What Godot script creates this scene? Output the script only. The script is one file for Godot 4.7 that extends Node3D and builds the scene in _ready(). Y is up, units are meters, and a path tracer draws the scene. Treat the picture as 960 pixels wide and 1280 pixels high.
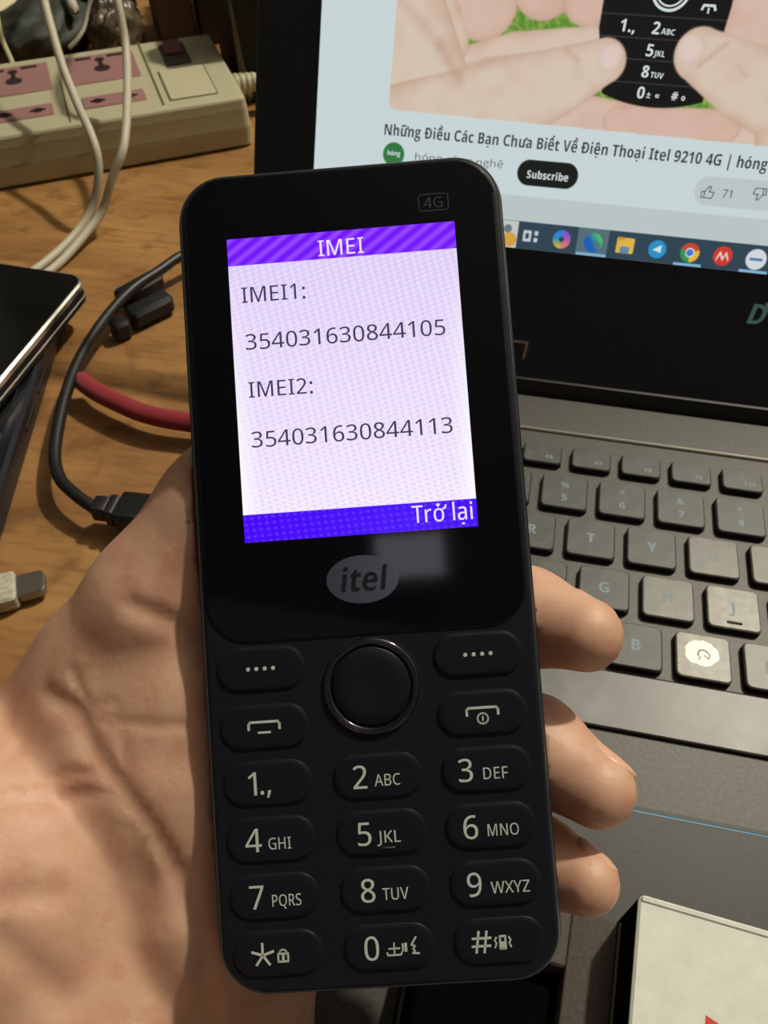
extends Node3D
# A keypad phone held in a left hand over a laptop on a cluttered wooden desk.
# Everything is authored in millimetres (table top is y = 0) and committed in metres.

const MM := 0.001

var mats := {}
var taken := {}
var font_regular: SystemFont
var font_bold: SystemFont


func V(x: float, y: float, z: float) -> Vector3:
	return Vector3(x, y, z)


# ---------------------------------------------------------------- mesh builder
class Build:
	var v := PackedVector3Array()
	var g := PackedInt32Array()
	var group := 1

	func tri(a: Vector3, b: Vector3, c: Vector3, k: int) -> void:
		v.append(a); v.append(b); v.append(c)
		g.append(k)

	func quad(a: Vector3, b: Vector3, c: Vector3, d: Vector3, k: int) -> void:
		tri(a, b, c, k); tri(a, c, d, k)

	func orient(from: int) -> void:  # front faces run clockwise seen from outside
		var mid := Vector3()
		for i in range(from, v.size()):
			mid += v[i]
		mid /= maxf(1.0, v.size() - from)
		var vol := 0.0
		for i in range(from, v.size(), 3):
			vol += (v[i] - mid).dot((v[i + 1] - mid).cross(v[i + 2] - mid))
		if vol > 0.0:
			for i in range(from, v.size(), 3):
				var t := v[i + 1]
				v[i + 1] = v[i + 2]
				v[i + 2] = t

	func loft(rings: Array, cap_first := true, cap_last := true, smooth := true, split := []) -> void:
		var from := v.size()
		var n: int = rings[0].size()
		group += 1
		for r in rings.size() - 1:
			if not smooth or r in split:
				group += 1
			for i in n:
				var j := (i + 1) % n
				quad(rings[r][i], rings[r][j], rings[r + 1][j], rings[r + 1][i], group)
		for e in 2:
			if (e == 0 and not cap_first) or (e == 1 and not cap_last):
				continue
			group += 1
			var ring: PackedVector3Array = rings[0] if e == 0 else rings[-1]
			var mid := Vector3()
			for p in ring:
				mid += p
			mid /= n
			for i in n:
				var j := (i + 1) % n
				if e == 0:
					tri(mid, ring[j], ring[i], group)
				else:
					tri(mid, ring[i], ring[j], group)
		orient(from)

	# a rounded-rectangle plate; profile is a list of Vector2(inset, z)
	func slab(w: float, h: float, r: float, profile: Array, xf := Transform3D(), seg := 5) -> void:
		var rings := []
		for q in profile:
			rings.append(ring_of(w - 2.0 * q.x, h - 2.0 * q.x, maxf(r - q.x, 0.05), q.y, xf, seg))
		loft(rings, true, true, false)

	func ring_of(w: float, h: float, r: float, z: float, xf: Transform3D, seg: int) -> PackedVector3Array:
		var ring := PackedVector3Array()
		r = minf(r, minf(w, h) * 0.4999)
		for c in 4:
			var sx: float = [1.0, -1.0, -1.0, 1.0][c]
			var sy: float = [1.0, 1.0, -1.0, -1.0][c]
			for k in seg + 1:
				var a := (c + float(k) / seg) * PI / 2.0
				ring.append(xf * Vector3(sx * (w / 2 - r) + cos(a) * r, sy * (h / 2 - r) + sin(a) * r, z))
		return ring

	func box(c: Vector3, s: Vector3, b := 0.4, basis := Basis()) -> void:
		b = minf(b, minf(s.x, minf(s.y, s.z)) * 0.45)
		slab(s.x, s.y, b, [Vector2(b, -s.z / 2), Vector2(0, -s.z / 2 + b), Vector2(0, s.z / 2 - b), Vector2(b, s.z / 2)], Transform3D(basis, c), 2)

	func circle(c: Vector3, x: Vector3, y: Vector3, r: float, n: int) -> PackedVector3Array:
		var ring := PackedVector3Array()
		for i in n:
			var a := TAU * i / n
			ring.append(c + (x * cos(a) + y * sin(a)) * r)
		return ring

	# profile is a list of Vector2(radius, z) along the local z axis
	func lathe(profile: Array, xf := Transform3D(), n := 32, split := []) -> void:
		var rings := []
		for q in profile:
			rings.append(circle(xf * Vector3(0, 0, q.y), xf.basis.x, xf.basis.y, maxf(q.x, 0.001), n))
		loft(rings, true, true, true, split)

	func tube(points: Array, r: float, n := 10, steps := 6, flat := 1.0) -> void:
		var ps := []
		for i in points.size() - 1:
			var p0: Vector3 = points[maxi(i - 1, 0)]
			var p1: Vector3 = points[i]
			var p2: Vector3 = points[i + 1]
			var p3: Vector3 = points[mini(i + 2, points.size() - 1)]
			for s in steps:
				ps.append(p1.cubic_interpolate(p2, p0, p3, float(s) / steps))
		ps.append(points[-1])
		var rings := []
		for i in ps.size():
			var t: Vector3 = (ps[mini(i + 1, ps.size() - 1)] - ps[maxi(i - 1, 0)]).normalized()
			var x := t.cross(Vector3.UP if absf(t.y) < 0.95 else Vector3.RIGHT).normalized()
			var y := x.cross(t).normalized()
			var ring := PackedVector3Array()
			for k in n:
				var a := TAU * k / n
				ring.append(ps[i] + (x * cos(a) + y * sin(a) * flat) * r)
			if i == 0 or i == ps.size() - 1:  # a rounded end
				var s := -1.0 if i == 0 else 1.0
				var caps := []
				for q in [[0.0, 0.0], [0.35, 0.6], [0.75, 0.92]] if i > 0 else [[0.75, 0.92], [0.35, 0.6], [0.0, 0.0]]:
					var rr := PackedVector3Array()
					for p in ring:
						rr.append(ps[i] + (p - ps[i]) * (1.0 - q[1]) + t * (s * r * q[0]))
					caps.append(rr)
				rings += caps
			else:
				rings.append(ring)
		loft(rings)

	func mesh() -> ArrayMesh:
		var st := SurfaceTool.new()
		st.begin(Mesh.PRIMITIVE_TRIANGLES)
		for i in v.size():
			st.set_smooth_group(g[i / 3])
			st.add_vertex(v[i] * 0.001)
		st.generate_normals()
		st.index()
		return st.commit()


# ---------------------------------------------------------------- materials
func noise(freq: float, octaves := 4, kind := FastNoiseLite.TYPE_SIMPLEX_SMOOTH, sd := 1) -> FastNoiseLite:
	var n := FastNoiseLite.new()
	n.seed = sd
	n.noise_type = kind
	n.frequency = freq
	n.fractal_octaves = octaves
	return n


func noise_tex(freq: float, stops: Array, size := 256, octaves := 4, sd := 1, kind := FastNoiseLite.TYPE_SIMPLEX_SMOOTH) -> NoiseTexture2D:
	var t := NoiseTexture2D.new()
	t.width = size
	t.height = size
	t.seamless = true
	t.noise = noise(freq, octaves, kind, sd)
	var gr := Gradient.new()
	var offs := PackedFloat32Array()
	var cols := PackedColorArray()
	for s in stops:
		offs.append(s[0]); cols.append(s[1])
	gr.offsets = offs
	gr.colors = cols
	t.color_ramp = gr
	return t


func mat(called: String, c: Color, rough := 0.6, metal := 0.0) -> StandardMaterial3D:
	var m := StandardMaterial3D.new()
	m.resource_name = called
	m.albedo_color = c
	m.roughness = rough
	m.metallic = metal
	mats[called] = m
	return m


func triplanar(m: StandardMaterial3D, per_metre: float, world := false) -> void:
	m.uv1_triplanar = true
	m.uv1_world_triplanar = world
	m.uv1_scale = Vector3.ONE * per_metre


func grained(called: String, stops: Array, freq: float, per_metre: float, rough := 0.6, metal := 0.0, relief := 0.0, sd := 1) -> StandardMaterial3D:
	var m := mat(called, Color.WHITE, rough, metal)
	m.albedo_texture = noise_tex(freq, stops, 256, 4, sd)
	if relief > 0.0:
		m.heightmap_enabled = true
		m.heightmap_scale = relief
		m.heightmap_texture = noise_tex(freq * 2.0, [[0.0, Color.BLACK], [1.0, Color.WHITE]], 256, 4, sd + 7)
	triplanar(m, per_metre)
	return m


func rgb(r: int, g: int, b: int) -> Color:
	return Color8(r, g, b)


# ---------------------------------------------------------------- nodes
func numbered(called: String) -> String:
	var n: int = taken.get(called, 0)
	taken[called] = n + 1
	return called if n == 0 else "%s_%03d" % [called, n]


func thing(called: String, label: String, category: String, at: Vector3, basis := Basis(), group := "") -> Node3D:
	var o := Node3D.new()
	o.name = numbered(called)
	add_child(o)
	o.transform = Transform3D(basis, at * MM)
	o.set_meta("label", label)
	o.set_meta("category", category)
	if group:
		o.set_meta("group", group)
	return o


func part(parent: Node, called: String, shape, m: Material, at := Vector3.ZERO, basis := Basis(), label := "") -> MeshInstance3D:
	var o := MeshInstance3D.new()
	o.name = called
	o.mesh = shape.mesh() if shape is Build else shape
	o.material_override = m
	o.transform = Transform3D(basis, at * MM)
	o.cast_shadow = GeometryInstance3D.SHADOW_CASTING_SETTING_ON
	if label:
		o.set_meta("label", label)
	parent.add_child(o, true)
	return o


func structure(called: String, c: Vector3, s: Vector3, m: Material) -> void:
	var b := Build.new()
	b.box(Vector3.ZERO, s, 2.0)
	var o := part(self, called, b, m, c)
	o.set_meta("kind", "structure")
	o.set_meta("label", "plain " + called.replace("_", " ") + " of the dim room around the desk")


# ---------------------------------------------------------------- lettering
const MARKED := {"ữ": ["u", "horn", "tilde"], "ề": ["e", "hat", "grave"], "ạ": ["a", "below"], "ư": ["u", "horn"], "ế": ["e", "hat", "acute"],
	"ệ": ["e", "hat", "below"], "ở": ["o", "horn", "hook"], "ớ": ["o", "horn", "acute"]}


func lettering(text: String, cap: float, bold := false, width := 0.0, align := 0, depth := 0.04) -> ArrayMesh:
	# cap height in mm; baseline at y = 0; align 0 left, 1 centre, 2 right
	var f := font_bold if bold else font_regular
	var plain := ""
	var marks := []
	for ch in text:
		if ch in MARKED:
			marks.append([plain.length(), MARKED[ch]])
			plain += MARKED[ch][0]
		else:
			plain += ch
	var t := TextMesh.new()
	t.font = f
	t.font_size = 64
	var px := cap / 46.0 * MM
	t.pixel_size = 0.001
	t.depth = depth * MM
	t.text = plain
	t.horizontal_alignment = HORIZONTAL_ALIGNMENT_LEFT
	t.vertical_alignment = VERTICAL_ALIGNMENT_BOTTOM
	var w := f.get_string_size(plain, HORIZONTAL_ALIGNMENT_LEFT, -1, 64).x * px
	var sx := width * MM / w if width > 0.0 else 1.0
	var off := -w * sx * align * 0.5
	var xf := Transform3D(Basis.from_scale(Vector3(sx * px * 1000.0, px * 1000.0, 1)), Vector3(off, -16.0 * px, 0))
	var st := SurfaceTool.new()
	for s in t.get_surface_count():
		st.append_from(t, s, xf)
	var b := Build.new()
	for mk in marks:
		var x0 := f.get_string_size(plain.substr(0, mk[0]), HORIZONTAL_ALIGNMENT_LEFT, -1, 64).x
		var x1 := f.get_string_size(plain.substr(0, mk[0] + 1), HORIZONTAL_ALIGNMENT_LEFT, -1, 64).x
		var cx := (x0 + x1) / 2.0
		var th := 6.5 if bold else 5.0
		var up := 40.0
		for k in mk[1].slice(1):
			var pts := []
			match k:
				"horn":
					pts = [[x1 - 6, 33], [x1 + 1, 35], [x1 + 3, 42]]
				"hat":
					pts = [[cx - 9, 40], [cx, 48], [cx + 9, 40]]
					up = 46.0
				"tilde":
					pts = [[cx - 11, 41], [cx - 4, 46], [cx + 4, 42], [cx + 11, 47]]
				"grave":
					pts = [[cx + 3, up + 13], [cx + 11, up + 4]]
				"acute":
					pts = [[cx + 4, up + 4], [cx + 11, up + 13]]
				"hook":
					th = 4.0
					pts = [[cx - 5, 44], [cx - 1, 46.5], [cx + 3, 44.5], [cx - 0.5, 41.5], [cx - 0.5, 39.5]]
				"below":
					pts = [[cx - 2.5, -10], [cx + 2.5, -10]]
			for i in pts.size() - 1:
				var p := Vector3(pts[i][0] * sx, pts[i][1], 0) * px / MM + Vector3(off / MM, 0, 0)
				var q := Vector3(pts[i + 1][0] * sx, pts[i + 1][1], 0) * px / MM + Vector3(off / MM, 0, 0)
				var d := (q - p).normalized()
				var n := Vector3(-d.y, d.x, 0) * (th * px / MM * 0.5)
				p -= d * th * px / MM * 0.25
				q += d * th * px / MM * 0.25
				var z := Vector3(0, 0, depth * 0.5)
				b.loft([PackedVector3Array([p - n - z, q - n - z, q + n - z, p + n - z]), PackedVector3Array([p - n + z, q - n + z, q + n + z, p + n + z])], true, true, false)
	if b.v.size():
		st.append_from(b.mesh(), 0, Transform3D())
	return st.commit()


func stroke(b: Build, pts: Array, th: float, z0 := 0.0, z1 := 0.05) -> void:
	# a flat line of the given thickness through 2D points, for printed symbols
	for i in pts.size() - 1:
		var p := Vector3(pts[i][0], pts[i][1], 0)
		var q := Vector3(pts[i + 1][0], pts[i + 1][1], 0)
		var d := (q - p).normalized() * th * 0.5
		var n := Vector3(-d.y, d.x, 0)
		var o := [p - d * 0.7 - n, q + d * 0.7 - n, q + d * 0.7 + n, p - d * 0.7 + n]
		var lo := PackedVector3Array()
		var hi := PackedVector3Array()
		for a in o:
			lo.append(a + Vector3(0, 0, z0)); hi.append(a + Vector3(0, 0, z1))
		b.loft([lo, hi], true, true, false)


func arc(cx: float, cy: float, r: float, a0: float, a1: float, n := 10) -> Array:
	var o := []
	for i in n + 1:
		var a := deg_to_rad(lerpf(a0, a1, float(i) / n))
		o.append([cx + cos(a) * r, cy + sin(a) * r])
	return o


# ---------------------------------------------------------------- scene
func _ready() -> void:
	var cam := Camera3D.new()
	cam.name = "camera"
	cam.transform = Transform3D(Basis(Vector3(0.97933, -0.00917, -0.20207), Vector3(-0.15038, 0.63511, -0.75764), Vector3(0.13529, 0.77236, 0.62061)).orthonormalized(), Vector3(-50.53655, 228.48247, 156.97788) * MM)
	cam.fov = rad_to_deg(2.0 * atan(0.64))
	cam.near = 0.01
	cam.far = 20.0
	var lens := CameraAttributesPhysical.new()
	lens.frustum_focal_length = 27.34
	lens.frustum_focus_distance = 0.127
	lens.exposure_aperture = 60.0
	lens.frustum_near = 0.01
	lens.frustum_far = 20.0
	cam.attributes = lens
	cam.fov = rad_to_deg(2.0 * atan(0.64))
	add_child(cam)
	cam.current = true

	var env := Environment.new()
	env.background_mode = Environment.BG_COLOR
	env.background_color = Color(0.02, 0.02, 0.022)
	env.tonemap_mode = Environment.TONE_MAPPER_LINEAR
	env.tonemap_exposure = 1.0
	env.sdfgi_enabled = true
	env.ssao_enabled = true
	env.ssil_enabled = true
	var world := WorldEnvironment.new()
	world.name = "world"
	world.environment = env
	add_child(world)

	font_regular = SystemFont.new()
	font_regular.font_names = PackedStringArray(["Droid Sans"])
	font_bold = SystemFont.new()
	font_bold.font_names = PackedStringArray(["Droid Sans"])
	font_bold.font_weight = 700

	make_materials()
	make_room()
	make_lamp()
	make_added_panel()
	make_table()
	make_laptop()
	make_phone()
	make_hand()
	make_power_strip()
	make_cables()
	make_tablets()
	make_boxes()
	make_clutter()


func make_materials() -> void:
	# desk wood: streaky orange plywood
	var wood := mat("desk wood", Color.WHITE, 0.55)
	wood.albedo_texture = wood_texture()
	wood.heightmap_enabled = true
	wood.heightmap_scale = 0.03
	wood.heightmap_texture = noise_tex(0.02, [[0.0, Color.BLACK], [1.0, Color.WHITE]], 512, 5, 5)
	wood.uv1_triplanar = true
	wood.uv1_scale = Vector3(2.5, 2.5, 2.5)
	mat("dark wood", rgb(70, 48, 30), 0.7)
	mat("room wall", rgb(120, 118, 114), 0.9)
	mat("room floor", rgb(90, 84, 76), 0.7)
	mat("room ceiling", rgb(140, 140, 138), 0.9)

	grained("laptop shell", [[0.0, rgb(57, 56, 52)], [0.5, rgb(67, 66, 61)], [1.0, rgb(80, 78, 71)]], 0.12, 22.0, 0.5, 0.2, 0.0015, 3)
	grained("touchpad", [[0.0, rgb(34, 34, 33)], [1.0, rgb(46, 46, 44)]], 0.12, 22.0, 0.5, 0.2, 0.001, 4)
	grained("key dark", [[0.0, rgb(48, 50, 48)], [0.5, rgb(58, 60, 57)], [1.0, rgb(70, 71, 66)]], 0.02, 30.0, 0.48, 0.0, 0.001, 5)
	grained("key worn", [[0.0, rgb(70, 70, 65)], [0.5, rgb(86, 85, 77)], [1.0, rgb(104, 102, 90)]], 0.02, 30.0, 0.42, 0.0, 0.001, 6)
	grained("key polished", [[0.0, rgb(86, 84, 74)], [0.5, rgb(110, 107, 93)], [1.0, rgb(140, 136, 118)]], 0.03, 30.0, 0.4, 0.0, 0.001, 7)
	mat("key skirt", rgb(16, 16, 15), 0.7)  # black on the key sides paints in the shadow round each cap
	mat("key legend", rgb(122, 142, 154), 0.6)
	mat("worn spot", rgb(222, 216, 190), 0.35)
	mat("bezel", rgb(30, 33, 41), 0.55)
	mat("polished edge", rgb(84, 118, 140), 0.45, 0.5)  # the blue of the reflected screen is put into this colour
	mat("edge highlight", rgb(150, 147, 134), 0.4, 0.3)  # paler than the shell to paint a highlight on the bed's rear edge
	grained("space glare", [[0.0, rgb(52, 53, 50)], [0.45, rgb(62, 62, 58)], [0.75, rgb(84, 84, 80)], [1.0, rgb(104, 104, 100)]], 0.008, 16.0, 0.4, 0.0, 0.001, 17)  # pale blotches paint the lamp's glare smeared over the space bar
	mat("hinge dark", rgb(12, 12, 13), 0.5)
	mat("logo teal", rgb(150, 220, 236), 0.4)
	mat("sticker edge", rgb(170, 150, 125), 0.6)

	grained("phone shell", [[0.0, rgb(19, 22, 31)], [1.0, rgb(26, 29, 38)]], 0.3, 60.0, 0.5, 0.0, 0.002, 8)
	grained("phone key", [[0.0, rgb(19, 22, 31)], [1.0, rgb(26, 29, 38)]], 0.3, 60.0, 0.42, 0.0, 0.001, 9)
	for k in ["phone shell", "phone key"]:
		mats[k].metallic_specular = 0.35
	mat("phone rim", rgb(52, 56, 62), 0.35)
	mat("phone glass", rgb(6, 6, 14), 0.06)
	mat("phone gap", rgb(5, 5, 6), 0.7)
	mat("phone print", rgb(205, 212, 205), 0.7)
	mat("phone badge", rgb(44, 44, 48), 0.5)
	mat("ring chrome", rgb(84, 84, 98), 0.1, 0.95)
	mat("logo silver", rgb(116, 116, 134), 0.22, 0.8)
	mat("logo ink", rgb(16, 16, 24), 0.5)

	mat("strip plastic", rgb(176, 172, 142), 0.5)
	mat("strip panel", rgb(186, 181, 150), 0.45)
	mat("strip pink", rgb(150, 110, 108), 0.5)
	mat("socket hole", rgb(36, 12, 18), 0.8)
	mat("groove", rgb(92, 84, 62), 0.8)
	mat("switch frame", rgb(52, 46, 42), 0.5)
	mat("switch red", rgb(96, 40, 50), 0.35)
	mat("white cable", rgb(186, 178, 158), 0.5)
	mat("cream cable", rgb(176, 174, 130), 0.5)
	mat("black rubber", rgb(20, 21, 24), 0.45)
	mat("black plastic", rgb(17, 17, 19), 0.5)
	mat("navy plastic", rgb(16, 18, 32), 0.3)
	var red := grained("red cloth", [[0.0, rgb(110, 14, 26)], [1.0, rgb(176, 40, 54)]], 0.2, 60.0, 0.95, 0.0, 0.03, 10)
	red.rim_enabled = true
	red.rim = 0.4
	red.rim_tint = 0.7
	grained("plug white", [[0.0, rgb(158, 154, 132)], [0.6, rgb(190, 186, 164)], [1.0, rgb(206, 202, 182)]], 0.05, 30.0, 0.5, 0.0, 0.004, 11)
	mat("steel", rgb(150, 146, 140), 0.35, 0.9)
	mat("chrome edge", rgb(215, 213, 208), 0.22, 0.9)
	mat("black glass", rgb(8, 8, 9), 0.12)
	grained("white card", [[0.0, rgb(208, 212, 202)], [1.0, rgb(222, 226, 216)]], 0.05, 12.0, 0.75, 0.0, 0.004, 12)
	grained("grey card", [[0.0, rgb(70, 63, 57)], [1.0, rgb(90, 82, 75)]], 0.1, 30.0, 0.8, 0.0, 0.008, 13)
	mat("black card", rgb(9, 9, 8), 0.95).metallic_specular = 0.1
	mat("card edge", rgb(122, 112, 100), 0.8)
	mat("red print", rgb(205, 40, 34), 0.6)
	grained("bag black", [[0.0, rgb(38, 42, 36)], [1.0, rgb(62, 66, 56)]], 0.02, 10.0, 0.6, 0.0, 0.05, 14)
	mat("olive box", rgb(58, 54, 40), 0.75)
	mat("dark box", rgb(22, 20, 19), 0.8)
	grained("strap cloth", [[0.0, rgb(84, 70, 56)], [1.0, rgb(140, 122, 100)]], 0.06, 30.0, 0.9, 0.0, 0.05, 15)
	grained("brown film", [[0.0, rgb(64, 54, 42)], [0.6, rgb(88, 76, 60)], [1.0, rgb(150, 138, 114)]], 0.02, 14.0, 0.32, 0.0, 0.04, 16)
	mat("cream board", rgb(214, 206, 168), 0.6)

	var skin := mat("skin", Color.WHITE, 0.52)
	skin.albedo_texture = noise_tex(0.012, [[0.0, rgb(190, 130, 108)], [0.45, rgb(205, 160, 133)], [0.7, rgb(210, 168, 141)], [1.0, rgb(198, 140, 116)]], 512, 5, 21)
	skin.heightmap_enabled = true
	skin.heightmap_scale = 0.008
	skin.heightmap_texture = noise_tex(0.09, [[0.0, Color.BLACK], [1.0, Color.WHITE]], 512, 4, 22, FastNoiseLite.TYPE_CELLULAR)
	skin.subsurf_scatter_enabled = true
	skin.subsurf_scatter_strength = 0.12
	triplanar(skin, 14.0)
	mat("nail", rgb(218, 168, 144), 0.35)


func wood_texture() -> ImageTexture:
	var n := 768
	var im := Image.create(n, n, false, Image.FORMAT_RGB8)
	var broad := noise(0.006, 3, FastNoiseLite.TYPE_SIMPLEX_SMOOTH, 31)
	var fine := noise(0.05, 3, FastNoiseLite.TYPE_SIMPLEX_SMOOTH, 32)
	var blot := noise(0.018, 4, FastNoiseLite.TYPE_SIMPLEX_SMOOTH, 33)
	var a := rgb(140, 98, 54)
	var b := rgb(174, 130, 76)
	var d := rgb(106, 72, 38)
	for y in n:
		for x in n:
			var w := broad.get_noise_2d(x * 0.5, y * 1.2) * 3.0
			var g := sin((y * 0.10 + w * 5.0)) * 0.5 + 0.5
			var c := a.lerp(b, clampf(0.5 + 0.5 * broad.get_noise_2d(x * 0.7 + 300.0, y * 2.0) * 1.6 + 0.12 * (g - 0.5), 0.0, 1.0))
			c = c.lerp(d, clampf(fine.get_noise_2d(x * 0.35, y * 2.2) * 0.7, 0.0, 0.5))
			c = c.lerp(d, clampf(blot.get_noise_2d(x, y) * 1.6 - 0.35, 0.0, 0.55))
			im.set_pixel(x, y, c)
	return ImageTexture.create_from_image(im)


func make_room() -> void:
	structure("floor", V(0, -790, 0), V(3600, 100, 3600), mats["room floor"])
	structure("ceiling", V(0, 2060, 0), V(3600, 100, 3600), mats["room ceiling"])
	structure("wall_back", V(0, 635, -1750), V(3600, 2950, 100), mats["room wall"])
	structure("wall_front", V(0, 635, 1750), V(3600, 2950, 100), mats["room wall"])
	structure("wall_left", V(-1750, 635, 0), V(100, 2950, 3600), mats["room wall"])
	structure("wall_right", V(1750, 635, 0), V(100, 2950, 3600), mats["room wall"])


func make_lamp() -> void:
	var at := V(640, 1690, -930)
	var o := thing("pendant_lamp", "bare round bulb hanging on a cord over the back of the desk", "lamp", at)
	var b := Build.new()
	var prof := []
	for i in 13:
		var t := PI * i / 12.0
		prof.append(Vector2(sin(t) * 40.0, cos(t) * 40.0))
	b.lathe(prof, Transform3D(Basis(Vector3.RIGHT, -PI / 2), Vector3.ZERO), 28)
	var glow := mat("bulb glow", rgb(255, 236, 200), 0.5)
	glow.emission_enabled = true
	glow.emission = rgb(255, 238, 208)
	glow.emission_energy_multiplier = 6.0
	part(o, "bulb", b, glow)
	b = Build.new()
	b.lathe([Vector2(8, 36), Vector2(17, 40), Vector2(17, 80), Vector2(6, 88)], Transform3D(Basis(Vector3.RIGHT, -PI / 2), Vector3.ZERO), 20, [0, 1, 2])
	part(o, "socket", b, mats["black plastic"])
	b = Build.new()
	b.tube([V(0, 86, 0), V(0, 200, 0), V(0, 330, 0)], 3.0, 8, 3)
	part(o, "cord", b, mats["black rubber"])
	var l := OmniLight3D.new()
	l.name = "bulb_light"
	l.light_color = rgb(255, 246, 226)
	l.light_energy = 3.3
	l.light_size = 0.045
	l.omni_range = 8.0
	l.omni_attenuation = 2.0
	l.shadow_enabled = true
	o.add_child(l)


func make_added_panel() -> void:
	# added glowing panel, there only to put a pale reflection in the phone's glass
	var o := thing("added_panel", "small glowing panel added high behind the viewer to reflect in the phone glass", "added panel", V(158, 1998, 1400), Basis(Vector3.UP, 0.28))
	var b := Build.new()
	b.box(V(0, 0, 0), V(250, 24, 220), 4.0)
	part(o, "frame", b, mats["white card"])
	b = Build.new()
	b.box(V(0, -13, 0), V(200, 4, 152), 1.0)
	part(o, "diffuser", b, glow_mat("panel glow", rgb(236, 230, 244), 1.5))
	var l := AreaLight3D.new()
	l.name = "added_panel_light"
	l.area_size = Vector2(200, 152) * MM
	l.light_color = rgb(236, 230, 244)
	l.light_energy = 0.004
	l.area_range = 8.0
	l.shadow_enabled = true
	l.transform = Transform3D(Basis(Vector3.RIGHT, -PI / 2), V(0, -17, 0) * MM)
	o.add_child(l)


func make_table() -> void:
	var o := thing("table", "orange-brown wooden desk under the laptop and the cables", "table", V(0, -740, -150))
	var b := Build.new()
	b.box(V(0, 727, -90), V(1500, 26, 840), 3.0)
	part(o, "tabletop", b, mats["desk wood"])
	for s in [[-700, -450], [700, -450], [-700, 280], [700, 280]]:
		b = Build.new()
		b.box(V(s[0], 357, s[1]), V(50, 714, 50), 3.0)
		part(o, "leg", b, mats["dark wood"])


# ---------------------------------------------------------------- laptop
const DECK := 22.0
const HINGE_Z := -78.3


func make_laptop() -> void:
	# origin on the table under the middle of the base
	var oz := 42.0
	var o := thing("laptop", "open grey laptop with worn keys, showing a video page on its screen", "laptop", V(40, 0, oz))
	var shell: Material = mats["laptop shell"]
	var flat := Basis(Vector3.RIGHT, -PI / 2)   # slab z becomes up
	var b := Build.new()
	# base: tub under the deck
	b.slab(388, 244, 12, [Vector2(5, 3), Vector2(0, 8), Vector2(0, 18.2), Vector2(1.2, 19.6), Vector2(1.4, 20.6)], Transform3D(flat, V(0, 0, 0)), 6)
	var base := part(o, "base", b, shell)
	# deck pieces: the rear ledge, side margins, the keyboard bed and the palm rest
	b = Build.new()
	b.slab(386, 20.0, 3, [Vector2(0, 19), Vector2(0, 20.8), Vector2(0.4, 21.2)], Transform3D(flat, V(0, 0, -67.9 - oz)), 3)
	part(o, "rear_ledge", b, shell)
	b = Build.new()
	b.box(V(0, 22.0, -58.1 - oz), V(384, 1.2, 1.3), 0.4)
	part(o, "edge_highlight", b, mats["edge highlight"], Vector3.ZERO, Basis(), "raised pale line standing in for the highlight along the key bed edge")
	b = Build.new()
	b.slab(386, 94.8, 2, [Vector2(0, 19), Vector2(0, 21.0), Vector2(0.35, 21.7), Vector2(1.1, 22.0)], Transform3D(flat, V(0, 0, -10.3 - oz)), 3)
	part(o, "keyboard_bed", b, shell)
	b = Build.new()
	b.slab(386, 126, 8, [Vector2(0, 19), Vector2(0, 22.2), Vector2(0.8, 23.0)], Transform3D(flat, V(0, 0, 100.6 - oz)), 5)
	part(o, "palm_rest", b, shell)
	b = Build.new()
	b.slab(109.4, 74.4, 3, [Vector2(0, 22.0), Vector2(0, 23.08)], Transform3D(flat, V(-1.0 - 40, 0, 111.5 - oz)), 4)
	part(o, "touchpad_gap", b, mats["hinge dark"])
	b = Build.new()
	b.slab(107.4, 72.4, 2.6, [Vector2(0, 22.2), Vector2(0, 23.1), Vector2(0.5, 23.35)], Transform3D(flat, V(-1.0 - 40, 0, 111.5 - oz)), 4)
	var pad := part(o, "touchpad", b, mats["touchpad"])
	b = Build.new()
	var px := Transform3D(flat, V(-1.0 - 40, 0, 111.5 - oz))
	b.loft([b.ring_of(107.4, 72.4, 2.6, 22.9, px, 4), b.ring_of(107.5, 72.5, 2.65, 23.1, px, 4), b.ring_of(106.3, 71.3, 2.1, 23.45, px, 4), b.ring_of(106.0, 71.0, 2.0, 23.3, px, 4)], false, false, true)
	part(pad, "polished_edge", b, mats["polished edge"], Vector3.ZERO, Basis(), "polished rim of the touchpad, tinted blue for the screen reflected in it")
	# hinge barrel
	b = Build.new()
	b.tube([V(-150, 21, HINGE_Z - 4 - oz), V(0, 21, HINGE_Z - 4 - oz), V(150, 21, HINGE_Z - 4 - oz)], 5.5, 14, 2)
	part(o, "hinge", b, mats["hinge dark"])

	make_keys(o, oz)

	# ports on the left side of the base
	for k in 3:
		b = Build.new()
		b.box(V(-193.6, 13, -60 + k * 22 - oz), V(1.6, 5, 13), 0.3)
		part(base, "port", b, mats["hinge dark"])

	make_lid(o, oz)


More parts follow.
